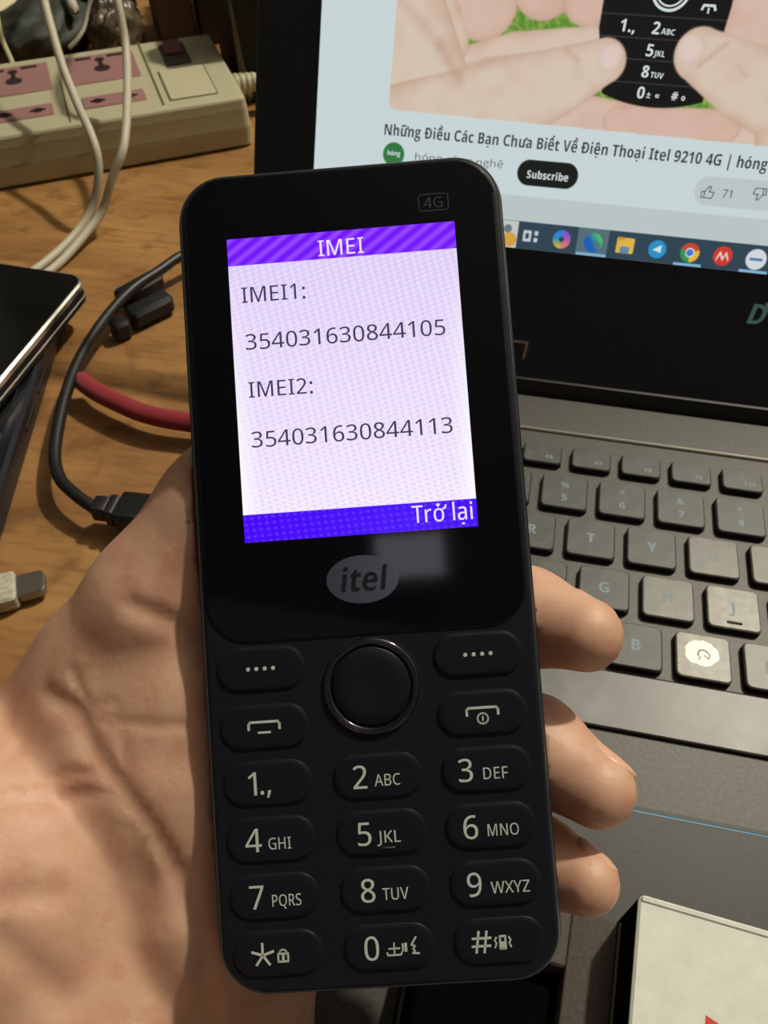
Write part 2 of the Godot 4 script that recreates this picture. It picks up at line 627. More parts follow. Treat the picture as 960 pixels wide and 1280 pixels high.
func make_keys(o: Node3D, oz: float) -> void:
	var flat := Basis(Vector3.RIGHT, -PI / 2)
	var cap_meshes := {}
	var legend_meshes := {}
	var rows := [
		["1!", "2@", "3#", "4$", "5%", "6^", "7&", "8*", "9(", "0)", "-_", "=+"],
		["Q", "W", "E", "R", "T", "Y", "U", "I", "O", "P", "[{", "]}"],
		["A", "S", "D", "F", "G", "H", "J", "K", "L", ";:", "'\""],
		["Z", "X", "C", "V", "B", "N", "M", ",<", ".>", "/?"]]
	var first := [1.0, 1.5, 1.75, 2.25]
	var tone := {"U": "key worn", "I": "key worn", "H": "key worn", "J": "key polished", "N": "key polished", "M": "key worn", "K": "key worn", "O": "key worn"}
	var rng := RandomNumberGenerator.new()
	rng.seed = 4
	var place := func(text: String, x: float, z: float, w: float, d: float, m: String, small := false) -> MeshInstance3D:
		var id := "%.1f %.1f" % [w, d]
		if not id in cap_meshes:
			var b := Build.new()
			b.slab(w - 0.2, d - 0.2, 1.7, [Vector2(0, 0.9), Vector2(0.05, 1.2), Vector2(0.4, 1.5)], Transform3D(flat, Vector3.ZERO), 4)
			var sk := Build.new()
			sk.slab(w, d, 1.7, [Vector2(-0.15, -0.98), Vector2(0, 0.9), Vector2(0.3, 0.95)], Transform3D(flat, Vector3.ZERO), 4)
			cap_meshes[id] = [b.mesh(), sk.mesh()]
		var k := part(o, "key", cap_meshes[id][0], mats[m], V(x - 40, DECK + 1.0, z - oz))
		part(k, "skirt", cap_meshes[id][1], mats["key skirt"], Vector3.ZERO, Basis(), "sides of the key, blackened to stand for their shadow")
		if text == "":
			return k
		if text.length() == 2 and not small:
			part(k, "legend", lettering(text[1], 2.4, true, 0, 1), mats["key legend"], V(0, 1.5, -1.6), flat)
			part(k, "legend", lettering(text[0], 2.8, true, 0, 1), mats["key legend"], V(0, 1.5, 4.2), flat)
		elif small:
			part(k, "legend", lettering(text, 1.7, true, 0, 1), mats["key legend"], V(2.4, 1.5, 2.6), flat)
		else:
			part(k, "legend", lettering(text, 3.7, true, 0, 1), mats["key legend"], V(0, 1.5, 1.7), flat)
		return k
	for r in 4:
		for i in rows[r].size():
			var x: float = (first[r] + i - 6.5) * 19.0
			var z: float = (r - 1.5) * 18.5
			var s: String = rows[r][i]
			var k: MeshInstance3D = place.call(s, x, z, 15.4, 15.0, tone.get(s, "key dark"))
			if s == "N":
				var b := Build.new()
				var ring := []
				for e in 2:
					var p := PackedVector3Array()
					for q in 26:
						var a := TAU * q / 26.0
						var rr := 4.6 + rng.randf_range(-0.35, 0.35)
						p.append(V(cos(a) * rr * 1.02 - 0.4, 1.45 + e * 0.09, sin(a) * rr * 0.92 - 1.0))
					ring.append(p)
				b.loft(ring, true, true, false)
				part(k, "worn_patch", b, mats["worn spot"], Vector3.ZERO, Basis(), "pale patch rubbed into the key")
				# scratches left of the letter
				b = Build.new()
				stroke(b, arc(0, 0, 1.5, 20, 210, 8), 0.45)
				stroke(b, [[0.2, -0.2], [1.5, -1.2], [1.9, 0.6]], 0.4)
				stroke(b, [[-0.8, -0.9], [-1.4, -1.9]], 0.4)
				part(k, "scratch", b, mats["key worn"], V(0, 1.535, -0.6), flat)
			if s == "J" or s == "F":
				var b := Build.new()
				b.box(V(0, 1.6, 5.2), V(4.4, 0.5, 0.8), 0.2)
				part(k, "home_bar", b, mats["key skirt"])
	# function row
	for i in 12:
		place.call(["F1", "F2", "F3", "F4", "F5", "F6", "F7", "F8", "F9", "F10", "F11", "F12"][i], -37.1 + (i - 5) * 16.85, -44.4, 13.4, 9.6, "key dark", true)
	# wide keys round the letters
	place.call("", -123.5, -27.75, 15.4, 15.0, "key dark")
	place.call("tab", -118.0, -9.25, 26.5, 15.0, "key dark", true)
	place.call("caps", -115.5, 9.25, 31.0, 15.0, "key dark", true)
	place.call("shift", -110.7, 27.75, 40.0, 15.0, "key dark", true)
	place.call("fn", -119.5, 46.25, 23.0, 17.0, "key dark", true)
	place.call("alt", -88.0, 46.25, 34.0, 17.0, "key dark", true)
	var space: MeshInstance3D = place.call("", -14.0, 46.25, 108.0, 17.6, "space glare")
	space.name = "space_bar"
	place.call("alt", 56.0, 46.25, 24.0, 17.0, "key dark", true)
	place.call("ctrl", 83.0, 46.25, 24.0, 17.0, "key dark", true)
	place.call("shift", 120.5, 27.75, 39.0, 15.0, "key dark", true)
	place.call("enter", 125.0, 9.25, 31.0, 15.0, "key dark", true)
	place.call("back", 128.0, -27.75, 26.0, 15.0, "key dark", true)


func make_lid(o: Node3D, oz: float) -> void:
	var a := deg_to_rad(118.0)
	var up := Vector3(0, sin(a), cos(a))
	var out := Vector3(1, 0, 0).cross(up)
	var basis := Basis(Vector3(1, 0, 0), up, out)
	# lid frame: local x along the hinge (0 at the laptop's middle), y up the lid, z out of the screen
	var b := Build.new()
	b.slab(392, 252, 10, [Vector2(2.0, -6.5), Vector2(0, -4.5), Vector2(0, -0.8), Vector2(0.8, 0)], Transform3D(Basis(), V(0, 126, 0)), 6)
	var lid := part(o, "lid", b, mats["bezel"], V(0, DECK, HINGE_Z - oz), basis)
	# screen panel: 344 x 194, its bottom left corner at (-172, 50.7)
	var st := SurfaceTool.new()
	st.begin(Mesh.PRIMITIVE_TRIANGLES)
	var x0 := -173.1 * MM
	var x1 := 170.9 * MM
	var y0 := 50.7 * MM
	var y1 := 244.7 * MM
	var z := 0.12 * MM
	for q in [[x0, y0, 0, 1], [x0, y1, 0, 0], [x1, y1, 1, 0], [x0, y0, 0, 1], [x1, y1, 1, 0], [x1, y0, 1, 1]]:
		st.set_uv(Vector2(q[2], q[3]))
		st.set_normal(Vector3(0, 0, 1))
		st.add_vertex(Vector3(q[0], q[1], z))
	var sm := mat("laptop display", Color.BLACK, 0.35)
	sm.emission_enabled = true
	sm.emission_texture = desktop_texture()
	sm.emission_energy_multiplier = 0.78
	part(lid, "screen", st.commit(), sm, Vector3.ZERO, Basis(), "lit screen with a paused video of a phone held in two hands")
	var light := AreaLight3D.new()
	light.name = "screen_light"
	light.area_size = Vector2(0.34, 0.19)
	light.light_color = rgb(225, 235, 240)
	light.light_energy = 0.003
	light.area_range = 4.0
	light.shadow_enabled = true
	light.transform = Transform3D(Basis(Vector3.UP, PI), V(-1.1, 147.7, 1.0) * MM)
	lid.add_child(light)

	var ink := glow_mat("screen ink", rgb(66, 72, 78), 0.75)
	var pale := glow_mat("screen pale ink", rgb(228, 238, 240), 0.78)
	var grey := glow_mat("screen grey ink", rgb(110, 118, 124), 0.75)
	var put := func(called: String, text: String, x: float, y: float, cap: float, bold: bool, w: float, m: Material, turn := 0.0) -> void:
		part(lid, called, lettering(text, cap, bold, w, 0, 0.02), m, V(x - 40.0, y, 0.16), Basis(Vector3(0, 0, 1), turn))
	put.call("video_title", "Những Điều Các Bạn Chưa Biết Về Điện Thoại Itel 9210 4G | hóng", -108.7, 83.5, 3.5, true, 129.0, ink, -0.004)
	put.call("channel_name", "hóng công nghệ", -97.0, 76.4, 2.3, false, 31.4, grey)
	put.call("subscribe_text", "Subscribe", -57.2, 74.0, 2.4, true, 14.4, pale)
	put.call("like_count", "71", 8.1, 73.6, 2.5, false, 0.0, ink)
	put.call("channel_badge_text", "hóng", -106.8, 77.2, 1.5, true, 4.8, pale)
	var thumb := Build.new()
	var hand_icon := [[0.9, 0.0], [0.9, 1.9], [2.0, 3.5], [2.6, 3.6], [2.7, 2.9], [2.3, 1.9], [3.8, 1.9], [3.9, 1.3], [3.4, 0.0], [0.9, 0.0]]
	stroke(thumb, hand_icon, 0.3, 0.0, 0.02)
	stroke(thumb, [[0.0, 0.0], [0.9, 0.0], [0.9, 1.9], [0.0, 1.9], [0.0, 0.0]], 0.3, 0.0, 0.02)
	part(lid, "like_icon", thumb, ink, V(1.6 - 40, 73.0, 0.16))
	part(lid, "dislike_icon", thumb, ink, V(21.9 - 40, 77.4, 0.16), Basis(Vector3(0, 0, 1), PI))
	# legends of the phone in the video
	for q in [["1.,", -34.8, 119.6, 3.4], ["2", -24.7, 119.4, 3.4], ["ABC", -21.6, 119.5, 1.6], ["5", -25.3, 113.2, 3.4], ["JKL", -22.4, 113.3, 1.6],
			["8", -25.4, 107.1, 3.4], ["TUV", -22.4, 107.2, 1.6], ["0", -25.6, 101.0, 3.4], ["±", -22.5, 101.3, 1.9], ["«", -19.8, 101.3, 1.9], ["#", -14.6, 101.2, 2.5], ["o", -11.4, 101.3, 1.7]]:
		put.call("keypad_print", q[0], q[1], q[2], q[3], true, 0.0, pale, -0.04)
	var call_icon := Build.new()
	stroke(call_icon, [[-2.0, -0.5], [-1.6, 0.6], [1.6, 0.6], [2.0, -0.5]], 0.7, 0.0, 0.02)
	stroke(call_icon, [[0, -0.2], [0, -1.4]], 0.5, 0.0, 0.02)
	part(lid, "call_icon", call_icon, pale, V(-8.6 - 40, 127.4, 0.16))
	var nav := Build.new()
	stroke(nav, arc(-20.8, 131.6, 5.6, 170, 370, 18), 0.8, 0.0, 0.02)
	stroke(nav, arc(-20.8, 131.6, 4.4, 170, 370, 18), 0.5, 0.0, 0.02)
	stroke(nav, [[-22.6, 130.2], [-19.0, 130.2]], 0.8, 0.0, 0.02)
	part(lid, "nav_ring_print", nav, pale, V(-40, 0, 0.16))

	# maker's name on the bezel
	b = Build.new()
	var nm := part(lid, "maker_logo", lettering("D", 6.8, true, 0, 0, 0.1), mats["logo teal"], V(25.4 - 40, 33.8, 0.05), Basis(Vector3(1, 0, 0), Vector3(0.17, 1, 0), Vector3(0, 0, 1)))
	part(nm, "letter", lettering("E", 6.8, true, 0, 0, 0.1), mats["logo teal"], V(7.4, 1.2, 0.0), Basis(Vector3(0, 0, 1), deg_to_rad(35)))
	part(nm, "letter", lettering("LL", 6.8, true, 0, 0, 0.1), mats["logo teal"], V(14.6, 0, 0.0))
	b = Build.new()
	stroke(b, [[-5.0, 0], [0, 0], [-0.6, -6.0]], 0.9, 0.0, 0.06)
	part(lid, "sticker_edge", b, mats["sticker edge"], V(-48.0 - 40, 17.9, 0.02))
	# rubber bumper lip along the bottom of the lid
	b = Build.new()
	b.box(V(0, 2.6, 0.5), V(360, 5.0, 2.0), 0.6)
	part(lid, "lid_lip", b, mats["hinge dark"])


func glow_mat(called: String, c: Color, energy: float) -> StandardMaterial3D:
	var m := mat(called, Color.BLACK, 0.4)
	m.emission_enabled = true
	m.emission = c
	m.emission_energy_multiplier = energy
	return m


func seg_d(p: Vector2, a: Vector2, b: Vector2) -> Vector2:
	# distance to a segment and place along it
	var ab := b - a
	var t := clampf((p - a).dot(ab) / ab.length_squared(), 0.0, 1.0)
	return Vector2(p.distance_to(a + ab * t), t)


func disc(im: Image, s: float, cx: float, cy: float, r: float, f: Callable) -> void:
	for y in range(int((cy - r) * s) - 1, int((cy + r) * s) + 2):
		for x in range(int((cx - r) * s) - 1, int((cx + r) * s) + 2):
			if x < 0 or y < 0 or x >= im.get_width() or y >= im.get_height():
				continue
			var p := Vector2((x + 0.5) / s - cx, (y + 0.5) / s - cy)
			var k := clampf((r - p.length()) * s + 0.5, 0.0, 1.0)
			if k > 0.0:
				var c: Color = f.call(p / r)
				im.set_pixel(x, y, im.get_pixel(x, y).lerp(c, k * c.a))


func round_rect(im: Image, s: float, x0: float, y0: float, x1: float, y1: float, r: float, c: Color) -> void:
	var mid := Vector2(x0 + x1, y0 + y1) / 2.0
	var half := Vector2(x1 - x0, y1 - y0) / 2.0 - Vector2(r, r)
	for y in range(maxi(0, int(y0 * s)), mini(im.get_height(), int(y1 * s) + 1)):
		for x in range(maxi(0, int(x0 * s)), mini(im.get_width(), int(x1 * s) + 1)):
			var d := (Vector2((x + 0.5) / s, (y + 0.5) / s) - mid).abs() - half
			var q := Vector2(maxf(d.x, 0), maxf(d.y, 0)).length() + minf(maxf(d.x, d.y), 0.0) - r
			var k := clampf(0.5 - q * s, 0.0, 1.0)
			if k > 0.0:
				im.set_pixel(x, y, im.get_pixel(x, y).lerp(c, k))


# The picture on the laptop screen. Coordinates: mm from the screen's top left corner.
func desktop_texture() -> ImageTexture:
	var s := 4.5
	var w := int(344 * s)
	var h := int(194 * s)
	var im := Image.create(w, h, false, Image.FORMAT_RGB8)
	var page := rgb(222, 236, 238)
	im.fill(page)
	# x of the fitted frame -> +132; y up the lid -> 244.7 - y
	var X := func(x: float) -> float: return x + 133.1
	var Y := func(y: float) -> float: return 244.7 - y
	# browser bars at the top, side list at the right
	im.fill_rect(Rect2i(0, 0, w, int(14 * s)), rgb(206, 216, 222))
	for k in 6:
		round_rect(im, s, 268, 30 + k * 25.0, 304, 50 + k * 25.0, 2.0, [rgb(150, 160, 150), rgb(120, 140, 170), rgb(180, 150, 120)][k % 3])
		round_rect(im, s, 308, 32 + k * 25.0, 338, 34 + k * 25.0, 0.8, rgb(150, 158, 164))
		round_rect(im, s, 308, 37 + k * 25.0, 328, 39 + k * 25.0, 0.8, rgb(176, 184, 190))
	paint_video(im, s)
	# lower description panel, buttons
	im.fill_rect(Rect2i(0, int(Y.call(68.0) * s), w, int(9 * s)), rgb(206, 219, 219))
	round_rect(im, s, X.call(-60.5), Y.call(79.8), X.call(-39.8), Y.call(71.6), 4.1, rgb(30, 34, 32))
	round_rect(im, s, X.call(-0.9), Y.call(79.8), X.call(46.0), Y.call(70.6), 4.5, rgb(208, 219, 219))
	disc(im, s, X.call(-104.4), Y.call(77.6), 3.8, func(p: Vector2) -> Color: return rgb(58, 132, 74))
	# taskbar
	im.fill_rect(Rect2i(0, int(Y.call(59.7) * s), w, int(9.1 * s) + 1), rgb(54, 76, 92))
	# start of the row: the search picture of a bottle
	round_rect(im, s, X.call(-74.0), Y.call(59.7), X.call(-57.4), Y.call(50.7), 0.2, rgb(218, 222, 216))
	disc(im, s, X.call(-60.0), Y.call(53.4), 2.4, func(p: Vector2) -> Color: return rgb(232, 178, 76))
	disc(im, s, X.call(-61.0), Y.call(57.0), 1.4, func(p: Vector2) -> Color: return rgb(120, 130, 140))
	var icon := func(k: int) -> float: return X.call(-52.8 + 10.99 * k)
	var iy: float = Y.call(55.15)
	# task view
	for q in [[-2.6, -1.9, 0.3, 1.9], [1.3, -1.9, 2.6, -0.4], [1.3, 0.4, 2.6, 1.9]]:
		var tv: float = icon.call(0)
		round_rect(im, s, tv + q[0], iy + q[1], tv + q[2], iy + q[3], 0.3, rgb(216, 224, 228))
	round_rect(im, s, icon.call(0) - 1.7, iy - 0.9, icon.call(0) - 0.6, iy + 0.9, 0.2, rgb(54, 76, 92))
	# coloured ribbon
	disc(im, s, icon.call(1), iy, 3.1, func(p: Vector2) -> Color:
		if absf(p.x) + absf(p.y) < 0.35: return Color(0.2, 0.28, 0.34, 0.6)
		if p.x < 0.0: return rgb(44, 150, 226).lerp(rgb(236, 196, 60), clampf(p.y + 0.2, 0, 1))
		return rgb(150, 96, 220).lerp(rgb(244, 130, 120), clampf(p.y + 0.4, 0, 1)))
	# active browser tile: blue and green swirl
	im.fill_rect(Rect2i(int((icon.call(2) - 5.4) * s), int(Y.call(59.7) * s), int(10.8 * s), int(9.0 * s)), rgb(96, 122, 134))
	disc(im, s, icon.call(2), iy, 3.2, func(p: Vector2) -> Color:
		if (p - Vector2(0.35, 0.25)).length() < 0.38 and p.x > 0.1: return Color(0.38, 0.48, 0.53, 0.9)
		return rgb(30, 104, 204).lerp(rgb(92, 206, 120), clampf(p.x * 0.7 - p.y * 0.6 + 0.25, 0, 1)))
	# folder
	round_rect(im, s, icon.call(3) - 3.0, iy - 2.7, icon.call(3) + 3.0, iy + 2.5, 0.5, rgb(246, 200, 84))
	round_rect(im, s, icon.call(3) - 3.0, iy - 2.8, icon.call(3) - 0.4, iy - 1.8, 0.3, rgb(226, 164, 50))
	round_rect(im, s, icon.call(3) - 1.6, iy + 0.2, icon.call(3) + 1.6, iy + 2.5, 0.6, rgb(110, 150, 190))
	# paper plane
	disc(im, s, icon.call(4), iy, 3.0, func(p: Vector2) -> Color:
		if p.x > -0.55 and p.x < 0.45 and absf(p.y - p.x * -0.2) < (p.x + 0.55) * 0.45 and p.y < 0.5 - p.x * 0.2: return rgb(238, 246, 250)
		return rgb(52, 160, 218))
	# ring of red, yellow and green round blue
	disc(im, s, icon.call(5), iy, 3.2, func(p: Vector2) -> Color:
		if p.length() < 0.36: return rgb(70, 132, 232)
		if p.length() < 0.48: return rgb(240, 242, 240)
		var an := rad_to_deg(atan2(-p.y, p.x))
		if an > 20.0 and an < 160.0: return rgb(224, 76, 60)
		if an > -90.0 and an <= 20.0: return rgb(248, 204, 72)
		return rgb(66, 164, 88))
	# white letter shape on red
	disc(im, s, icon.call(6), iy, 3.2, func(p: Vector2) -> Color:
		var wv := absf(absf(p.x) - 0.3) * 2.2 - 0.32
		if absf(p.y - wv) < 0.2 and absf(p.x) < 0.6: return rgb(250, 240, 236)
		return rgb(224, 66, 52))
	# white bubble
	disc(im, s, icon.call(7), iy, 3.4, func(p: Vector2) -> Color:
		if absf(p.y) < 0.16 and absf(p.x) < 0.62: return rgb(96, 132, 196)
		return rgb(234, 240, 246))
	for q in [[2, 10.6], [5, 9.4], [7, 9.4]]:
		var ux: float = icon.call(q[0])
		im.fill_rect(Rect2i(int((ux - q[1] / 2) * s), int(Y.call(51.5) * s), int(q[1] * s), 4), rgb(140, 198, 232))
	return ImageTexture.create_from_image(im)


func paint_video(im: Image, s: float) -> void:
	# the still: two hands holding a black keypad phone against leaves
	var leaf := noise(0.12, 3, FastNoiseLite.TYPE_SIMPLEX_SMOOTH, 41)
	var tone := noise(0.02, 2, FastNoiseLite.TYPE_SIMPLEX_SMOOTH, 42)
	# groups of capsules in fitted-frame mm: redness, then ax, ay, bx, by, radius a, radius b; an empty group draws the phone
	var caps := [
		[0.5, [-92, 150, -79, 125, 14, 11.5]], [0.6, [-70, 150, -60, 131, 12, 10.5]], [0.65, [-52, 150, -45, 129, 11, 9.5]], [0.5, [12, 150, 10, 118, 16, 14]], [0.3, [30, 150, 30, 112, 18, 16]],
		[0.4, [-66, 92, -20, 92, 12, 7]], [0.2, [10, 96, 40, 96, 9, 9]],
		[0.14, [-96, 96, -66, 108.5, 12, 9.5], [-66, 108.5, -42, 114, 9.5, 7]],
		[0.06, [-110, 136, -91, 113, 16, 9]],
		[0.0, [-128, 150, -118, 108, 30, 28], [-112, 120, -98, 90, 21, 22], [-104, 80, -70, 95, 22, 15.5], [-70, 95.5, -52, 103.5, 15.5, 10.6], [-52, 103.5, -37.5, 110.8, 10.6, 7.2]],
		[0.6, [-30, 93.6, 4, 94.6, 5.2, 5.6]],
		[],
		[0.0, [-104, 80, -70, 95, 20, 14.5], [-70, 95.5, -52, 103.5, 14.5, 10.6], [-52, 103.5, -37.5, 110.8, 10.6, 7.2]],
		[0.05, [52, 84, 30, 97, 22, 17], [38, 100, 8, 107.5, 16, 11.5], [8, 107.5, -8.5, 114.6, 11.5, 8.2]]]
	# nails: place, half sizes, turn
	var nails := [[-36.0, 112.2, 4.6, 4.0, -0.9], [-11.6, 116.0, 4.4, 4.6, -0.7]]
	# creases: two ends, width, strength
	var lines := [[-106, 124, -92, 112, 3.0, 0.16], [-92, 112, -84, 102, 2.4, 0.2], [-50, 113, -46, 110.5, 1.6, 0.2], [-1, 118, -8, 111.5, 1.4, 0.22], [4, 112, 7, 109.5, 1.2, 0.12]]
	var x_to := 118.0
	for y in range(int(20 * s), int((244.7 - 89.0) * s)):
		for x in range(int(25.0 * s), int((x_to + 133.1) * s)):
			var p := Vector2((x + 0.5) / s - 133.1, 244.7 - (y + 0.5) / s)
			var low := 91.6 - (p.x + 107.0) * 0.012
			var cl := Vector2(-107.6 + 2.5, low + 2.5)
			if p.x < -107.6 or p.y < low or (p.x < cl.x and p.y < cl.y and p.distance_to(cl) > 2.5):
				continue
			var green := rgb(96, 146, 52).lerp(rgb(150, 186, 88), clampf(leaf.get_noise_2d(p.x * 3, p.y * 3) + 0.5, 0, 1))
			var c := green
			for q in caps:
				if q.is_empty():
					c = phone_pixel(p, c)
					continue
				var e := 9.0
				var out := 99.0
				for k in range(1, q.size()):
					var u: Array = q[k]
					var d := seg_d(p, Vector2(u[0], u[1]), Vector2(u[2], u[3]))
					var r: float = lerpf(u[4], u[5], d.y)
					e = minf(e, d.x / r)
					out = minf(out, d.x - r)
				if out < 1.0:
					e = clampf(e, 0.0, 1.0)
					var sk := rgb(236, 216, 196).lerp(rgb(234, 188, 172), q[0])
					sk = sk.lerp(rgb(208, 164, 140), clampf(pow(e, 6.0) * 0.7 + tone.get_noise_2d(p.x * 4.0, p.y * 4.0) * 0.2, 0, 1))
					c = c.lerp(sk, clampf(-out * 1.4, 0, 1))
			for q in lines:
				var d := seg_d(p, Vector2(q[0], q[1]), Vector2(q[2], q[3]))
				c = c.lerp(rgb(176, 118, 92), clampf(1.0 - d.x / q[4], 0, 1) * q[5])
			for q in nails:
				var u := (p - Vector2(q[0], q[1])).rotated(q[4])
				var e := Vector2(u.x / q[2], u.y / q[3]).length()
				c = c.lerp(rgb(244, 222, 212).lerp(rgb(226, 184, 166), clampf(pow(e, 6.0), 0, 1)), clampf((1.0 - e) * 6.0, 0, 1) * 0.9)
			im.set_pixel(x, y, c)


func phone_pixel(p: Vector2, c: Color) -> Color:
	# sides lean in towards the bottom edge; the bottom is bowed
	var left := lerpf(-36.2, -41.0, clampf((p.y - 100.0) / 20.0, 0, 1))
	var right := lerpf(-4.6, -2.0, clampf((p.y - 100.0) / 28.0, 0, 1))
	var low := 98.6 + 0.011 * pow(p.x + 20.0, 2.0)
	var q := maxf(maxf(left - p.x, p.x - right), low - p.y)
	var k := rgb(24, 24, 25)
	for ly in [124.3, 118.0, 112.0, 105.4]:
		if absf(p.y - ly) < 0.25:
			k = rgb(58, 58, 60)
	return c.lerp(k, clampf(0.5 - q * 2.0, 0, 1))


# ---------------------------------------------------------------- phone
const PW := 53.2
const PH := 129.8


func make_phone() -> void:
	# local frame: x right, y up from the bottom edge, z out of the keys; origin at the bottom edge of the front
	var bx := Vector3(0.96909, 0.05736, -0.23996)
	var by := Vector3(-0.22739, 0.58505, -0.77846)
	var bz := Vector3(0.09574, 0.80896, 0.58001)
	var o := thing("phone", "black keypad phone with a lit screen of numbers, held in the hand", "phone", V(-54.641, 88.808, 136.760), Basis(bx, by, bz).orthonormalized())
	var b := Build.new()
	b.slab(PW, PH, 8.0, [Vector2(4.5, -13.2), Vector2(1.6, -12.6), Vector2(0.35, -10.5), Vector2(0.0, -6.5), Vector2(0.0, -3.4), Vector2(0.25, -1.6), Vector2(0.75, -0.6), Vector2(1.1, -0.15), Vector2(1.5, 0.0)], Transform3D(Basis(), V(0, PH / 2, 0)), 9)
	var shell := part(o, "shell", b, mats["phone shell"])
	# bright parting line where the front plate meets the side
	b = Build.new()
	b.loft([b.ring_of(PW - 1.5, PH - 1.5, 7.2, -0.75, Transform3D(Basis(), V(0, PH / 2, 0)), 9), b.ring_of(PW - 1.3, PH - 1.3, 7.3, -0.45, Transform3D(Basis(), V(0, PH / 2, 0)), 9),
		b.ring_of(PW - 1.7, PH - 1.7, 7.1, -0.2, Transform3D(Basis(), V(0, PH / 2, 0)), 9)], true, true)
	part(shell, "rim", b, mats["phone rim"], Vector3.ZERO, Basis(), "thin lighter rim round the front")
	# glass front: square shoulders at the bottom
	b = Build.new()
	b.slab(50.0, 74.6, 6.4, [Vector2(0, -0.3), Vector2(0, 0.12), Vector2(0.35, 0.28)], Transform3D(Basis(), V(0, PH - 38.6, 0)), 8)
	var glass := part(o, "glass_front", b, mats["phone glass"])
	# display
	var st := SurfaceTool.new()
	st.begin(Mesh.PRIMITIVE_TRIANGLES)
	var y1 := (PH - 11.474) * MM
	var y0 := (PH - 60.274) * MM
	var x0 := -18.3 * MM
	var x1 := 18.3 * MM
	for q in [[x0, y0, 0, 1], [x0, y1, 0, 0], [x1, y1, 1, 0], [x0, y0, 0, 1], [x1, y1, 1, 0], [x1, y0, 1, 1]]:
		st.set_uv(Vector2(q[2], q[3]))
		st.set_normal(Vector3(0, 0, 1))
		st.add_vertex(Vector3(q[0], q[1], 0.33 * MM))
	var dm := mat("phone display", Color.BLACK, 0.2)
	dm.emission_enabled = true
	dm.emission_texture = phone_screen_texture()
	dm.emission_energy_multiplier = 1.0
	part(glass, "display", st.commit(), dm, Vector3.ZERO, Basis(), "lit display with a purple heading and two long numbers")
	var dark := glow_mat("display ink", rgb(72, 62, 96), 0.8)
	var white := glow_mat("display white", rgb(238, 226, 250), 1.0)
	# text lines: left edges and baselines in mm from the display's top left corner
	for q in [["IMEI", 14.4, 3.95, 2.55, 7.6, white], ["IMEI1:", 1.7, 10.55, 2.5, 10.6, dark], ["354031630844105", 1.9, 18.2, 2.55, 32.2, dark],
			["IMEI2:", 1.9, 25.9, 2.5, 10.6, dark], ["354031630844113", 1.9, 33.9, 2.55, 32.2, dark], ["Trở lại", 26.4, 47.6, 2.7, 9.8, white]]:
		part(glass, "display_text", lettering(q[0], q[3], false, q[4], 0, 0.02), q[5], V(-18.3 + q[1], PH - 11.474 - q[2], 0.36))
	# network badge, logo, nose of the sensor
	b = Build.new()
	stroke(b, [[-1.9, -1.35], [1.9, -1.35]], 0.16)
	stroke(b, [[-1.9, 1.35], [1.9, 1.35]], 0.16)
	stroke(b, arc(-1.6, 0, 0.0, 0, 1, 1), 0.01)
	stroke(b, [[-2.35, -0.9], [-2.35, 0.9]], 0.16)
	stroke(b, [[2.35, -0.9], [2.35, 0.9]], 0.16)
	for c in [[1.9, 0.9, 0, 90], [-1.9, 0.9, 90, 180], [-1.9, -0.9, 180, 270], [1.9, -0.9, 270, 360]]:
		stroke(b, arc(c[0], c[1], 0.45, c[2], c[3], 4), 0.16)
	part(glass, "badge_frame", b, mats["phone badge"], V(15.2, PH - 8.1, 0.28))
	part(glass, "badge_text", lettering("4G", 1.75, false, 3.3, 1, 0.03), mats["phone badge"], V(15.2, PH - 9.0, 0.3))
	b = Build.new()
	var rings := []
	for e in 2:
		var ring := PackedVector3Array()
		for k in 40:
			var a := TAU * k / 40.0
			ring.append(V(cos(a) * 5.65, sin(a) * 3.75, e * 0.06))
		rings.append(ring)
	b.loft(rings, true, true, false)
	var logo := part(glass, "logo_plate", b, mats["logo silver"], V(-0.25, PH - 67.2, 0.27), Basis(), "silver oval with the maker's name")
	part(glass, "logo_text", lettering("itel", 3.6, true, 7.6, 1, 0.04), mats["logo ink"], V(-0.3, PH - 69.0, 0.36), Basis(Vector3(1, 0, 0), Vector3(0.16, 1, 0), Vector3(0, 0, 1)))
	b = Build.new()
	b.lathe([Vector2(1.5, 0.0), Vector2(1.5, 0.02)], Transform3D(Basis(), Vector3.ZERO), 24)
	part(glass, "front_camera", b, mats["phone glass"], V(-10.9, PH - 3.6, 0.27))

	# navigation ring and button
	b = Build.new()
	var c := V(0.0, PH - 83.7, 0)
	b.lathe([Vector2(7.9, -0.2), Vector2(7.9, 0.03)], Transform3D(Basis(), c), 48)
	part(o, "ring_gap", b, mats["phone gap"])
	b = Build.new()
	var rr := []
	for q in [[7.5, -0.2], [7.55, 0.2], [7.35, 0.55], [7.0, 0.7], [6.55, 0.62], [6.25, 0.3], [6.2, -0.2]]:
		rr.append(b.circle(c + V(0, 0, q[1]), Vector3.RIGHT, Vector3.UP, q[0], 56))
	b.loft(rr, false, false)
	part(o, "nav_ring", b, mats["ring chrome"], Vector3.ZERO, Basis(), "glossy ring round the middle button")
	b = Build.new()
	b.lathe([Vector2(6.05, -0.2), Vector2(6.05, 0.3), Vector2(5.8, 0.52), Vector2(4.0, 0.5), Vector2(0.0, 0.42)], Transform3D(Basis(), c), 48)
	part(o, "middle_button", b, mats["phone key"])

	# keys: pill shaped pads, slightly proud, in three columns
	var pad := Build.new()
	pad.slab(13.7, 6.7, 3.3, [Vector2(0, -0.3), Vector2(0, 0.12), Vector2(0.12, 0.3), Vector2(0.45, 0.42), Vector2(1.0, 0.46)], Transform3D(), 8)
	var pad_mesh := pad.mesh()
	var gap := Build.new()
	gap.slab(14.0, 7.0, 3.45, [Vector2(0, -0.3), Vector2(0, 0.015)], Transform3D(), 8)
	var gap_mesh := gap.mesh()
	var cols := [-17.0, 0.0, 16.7]
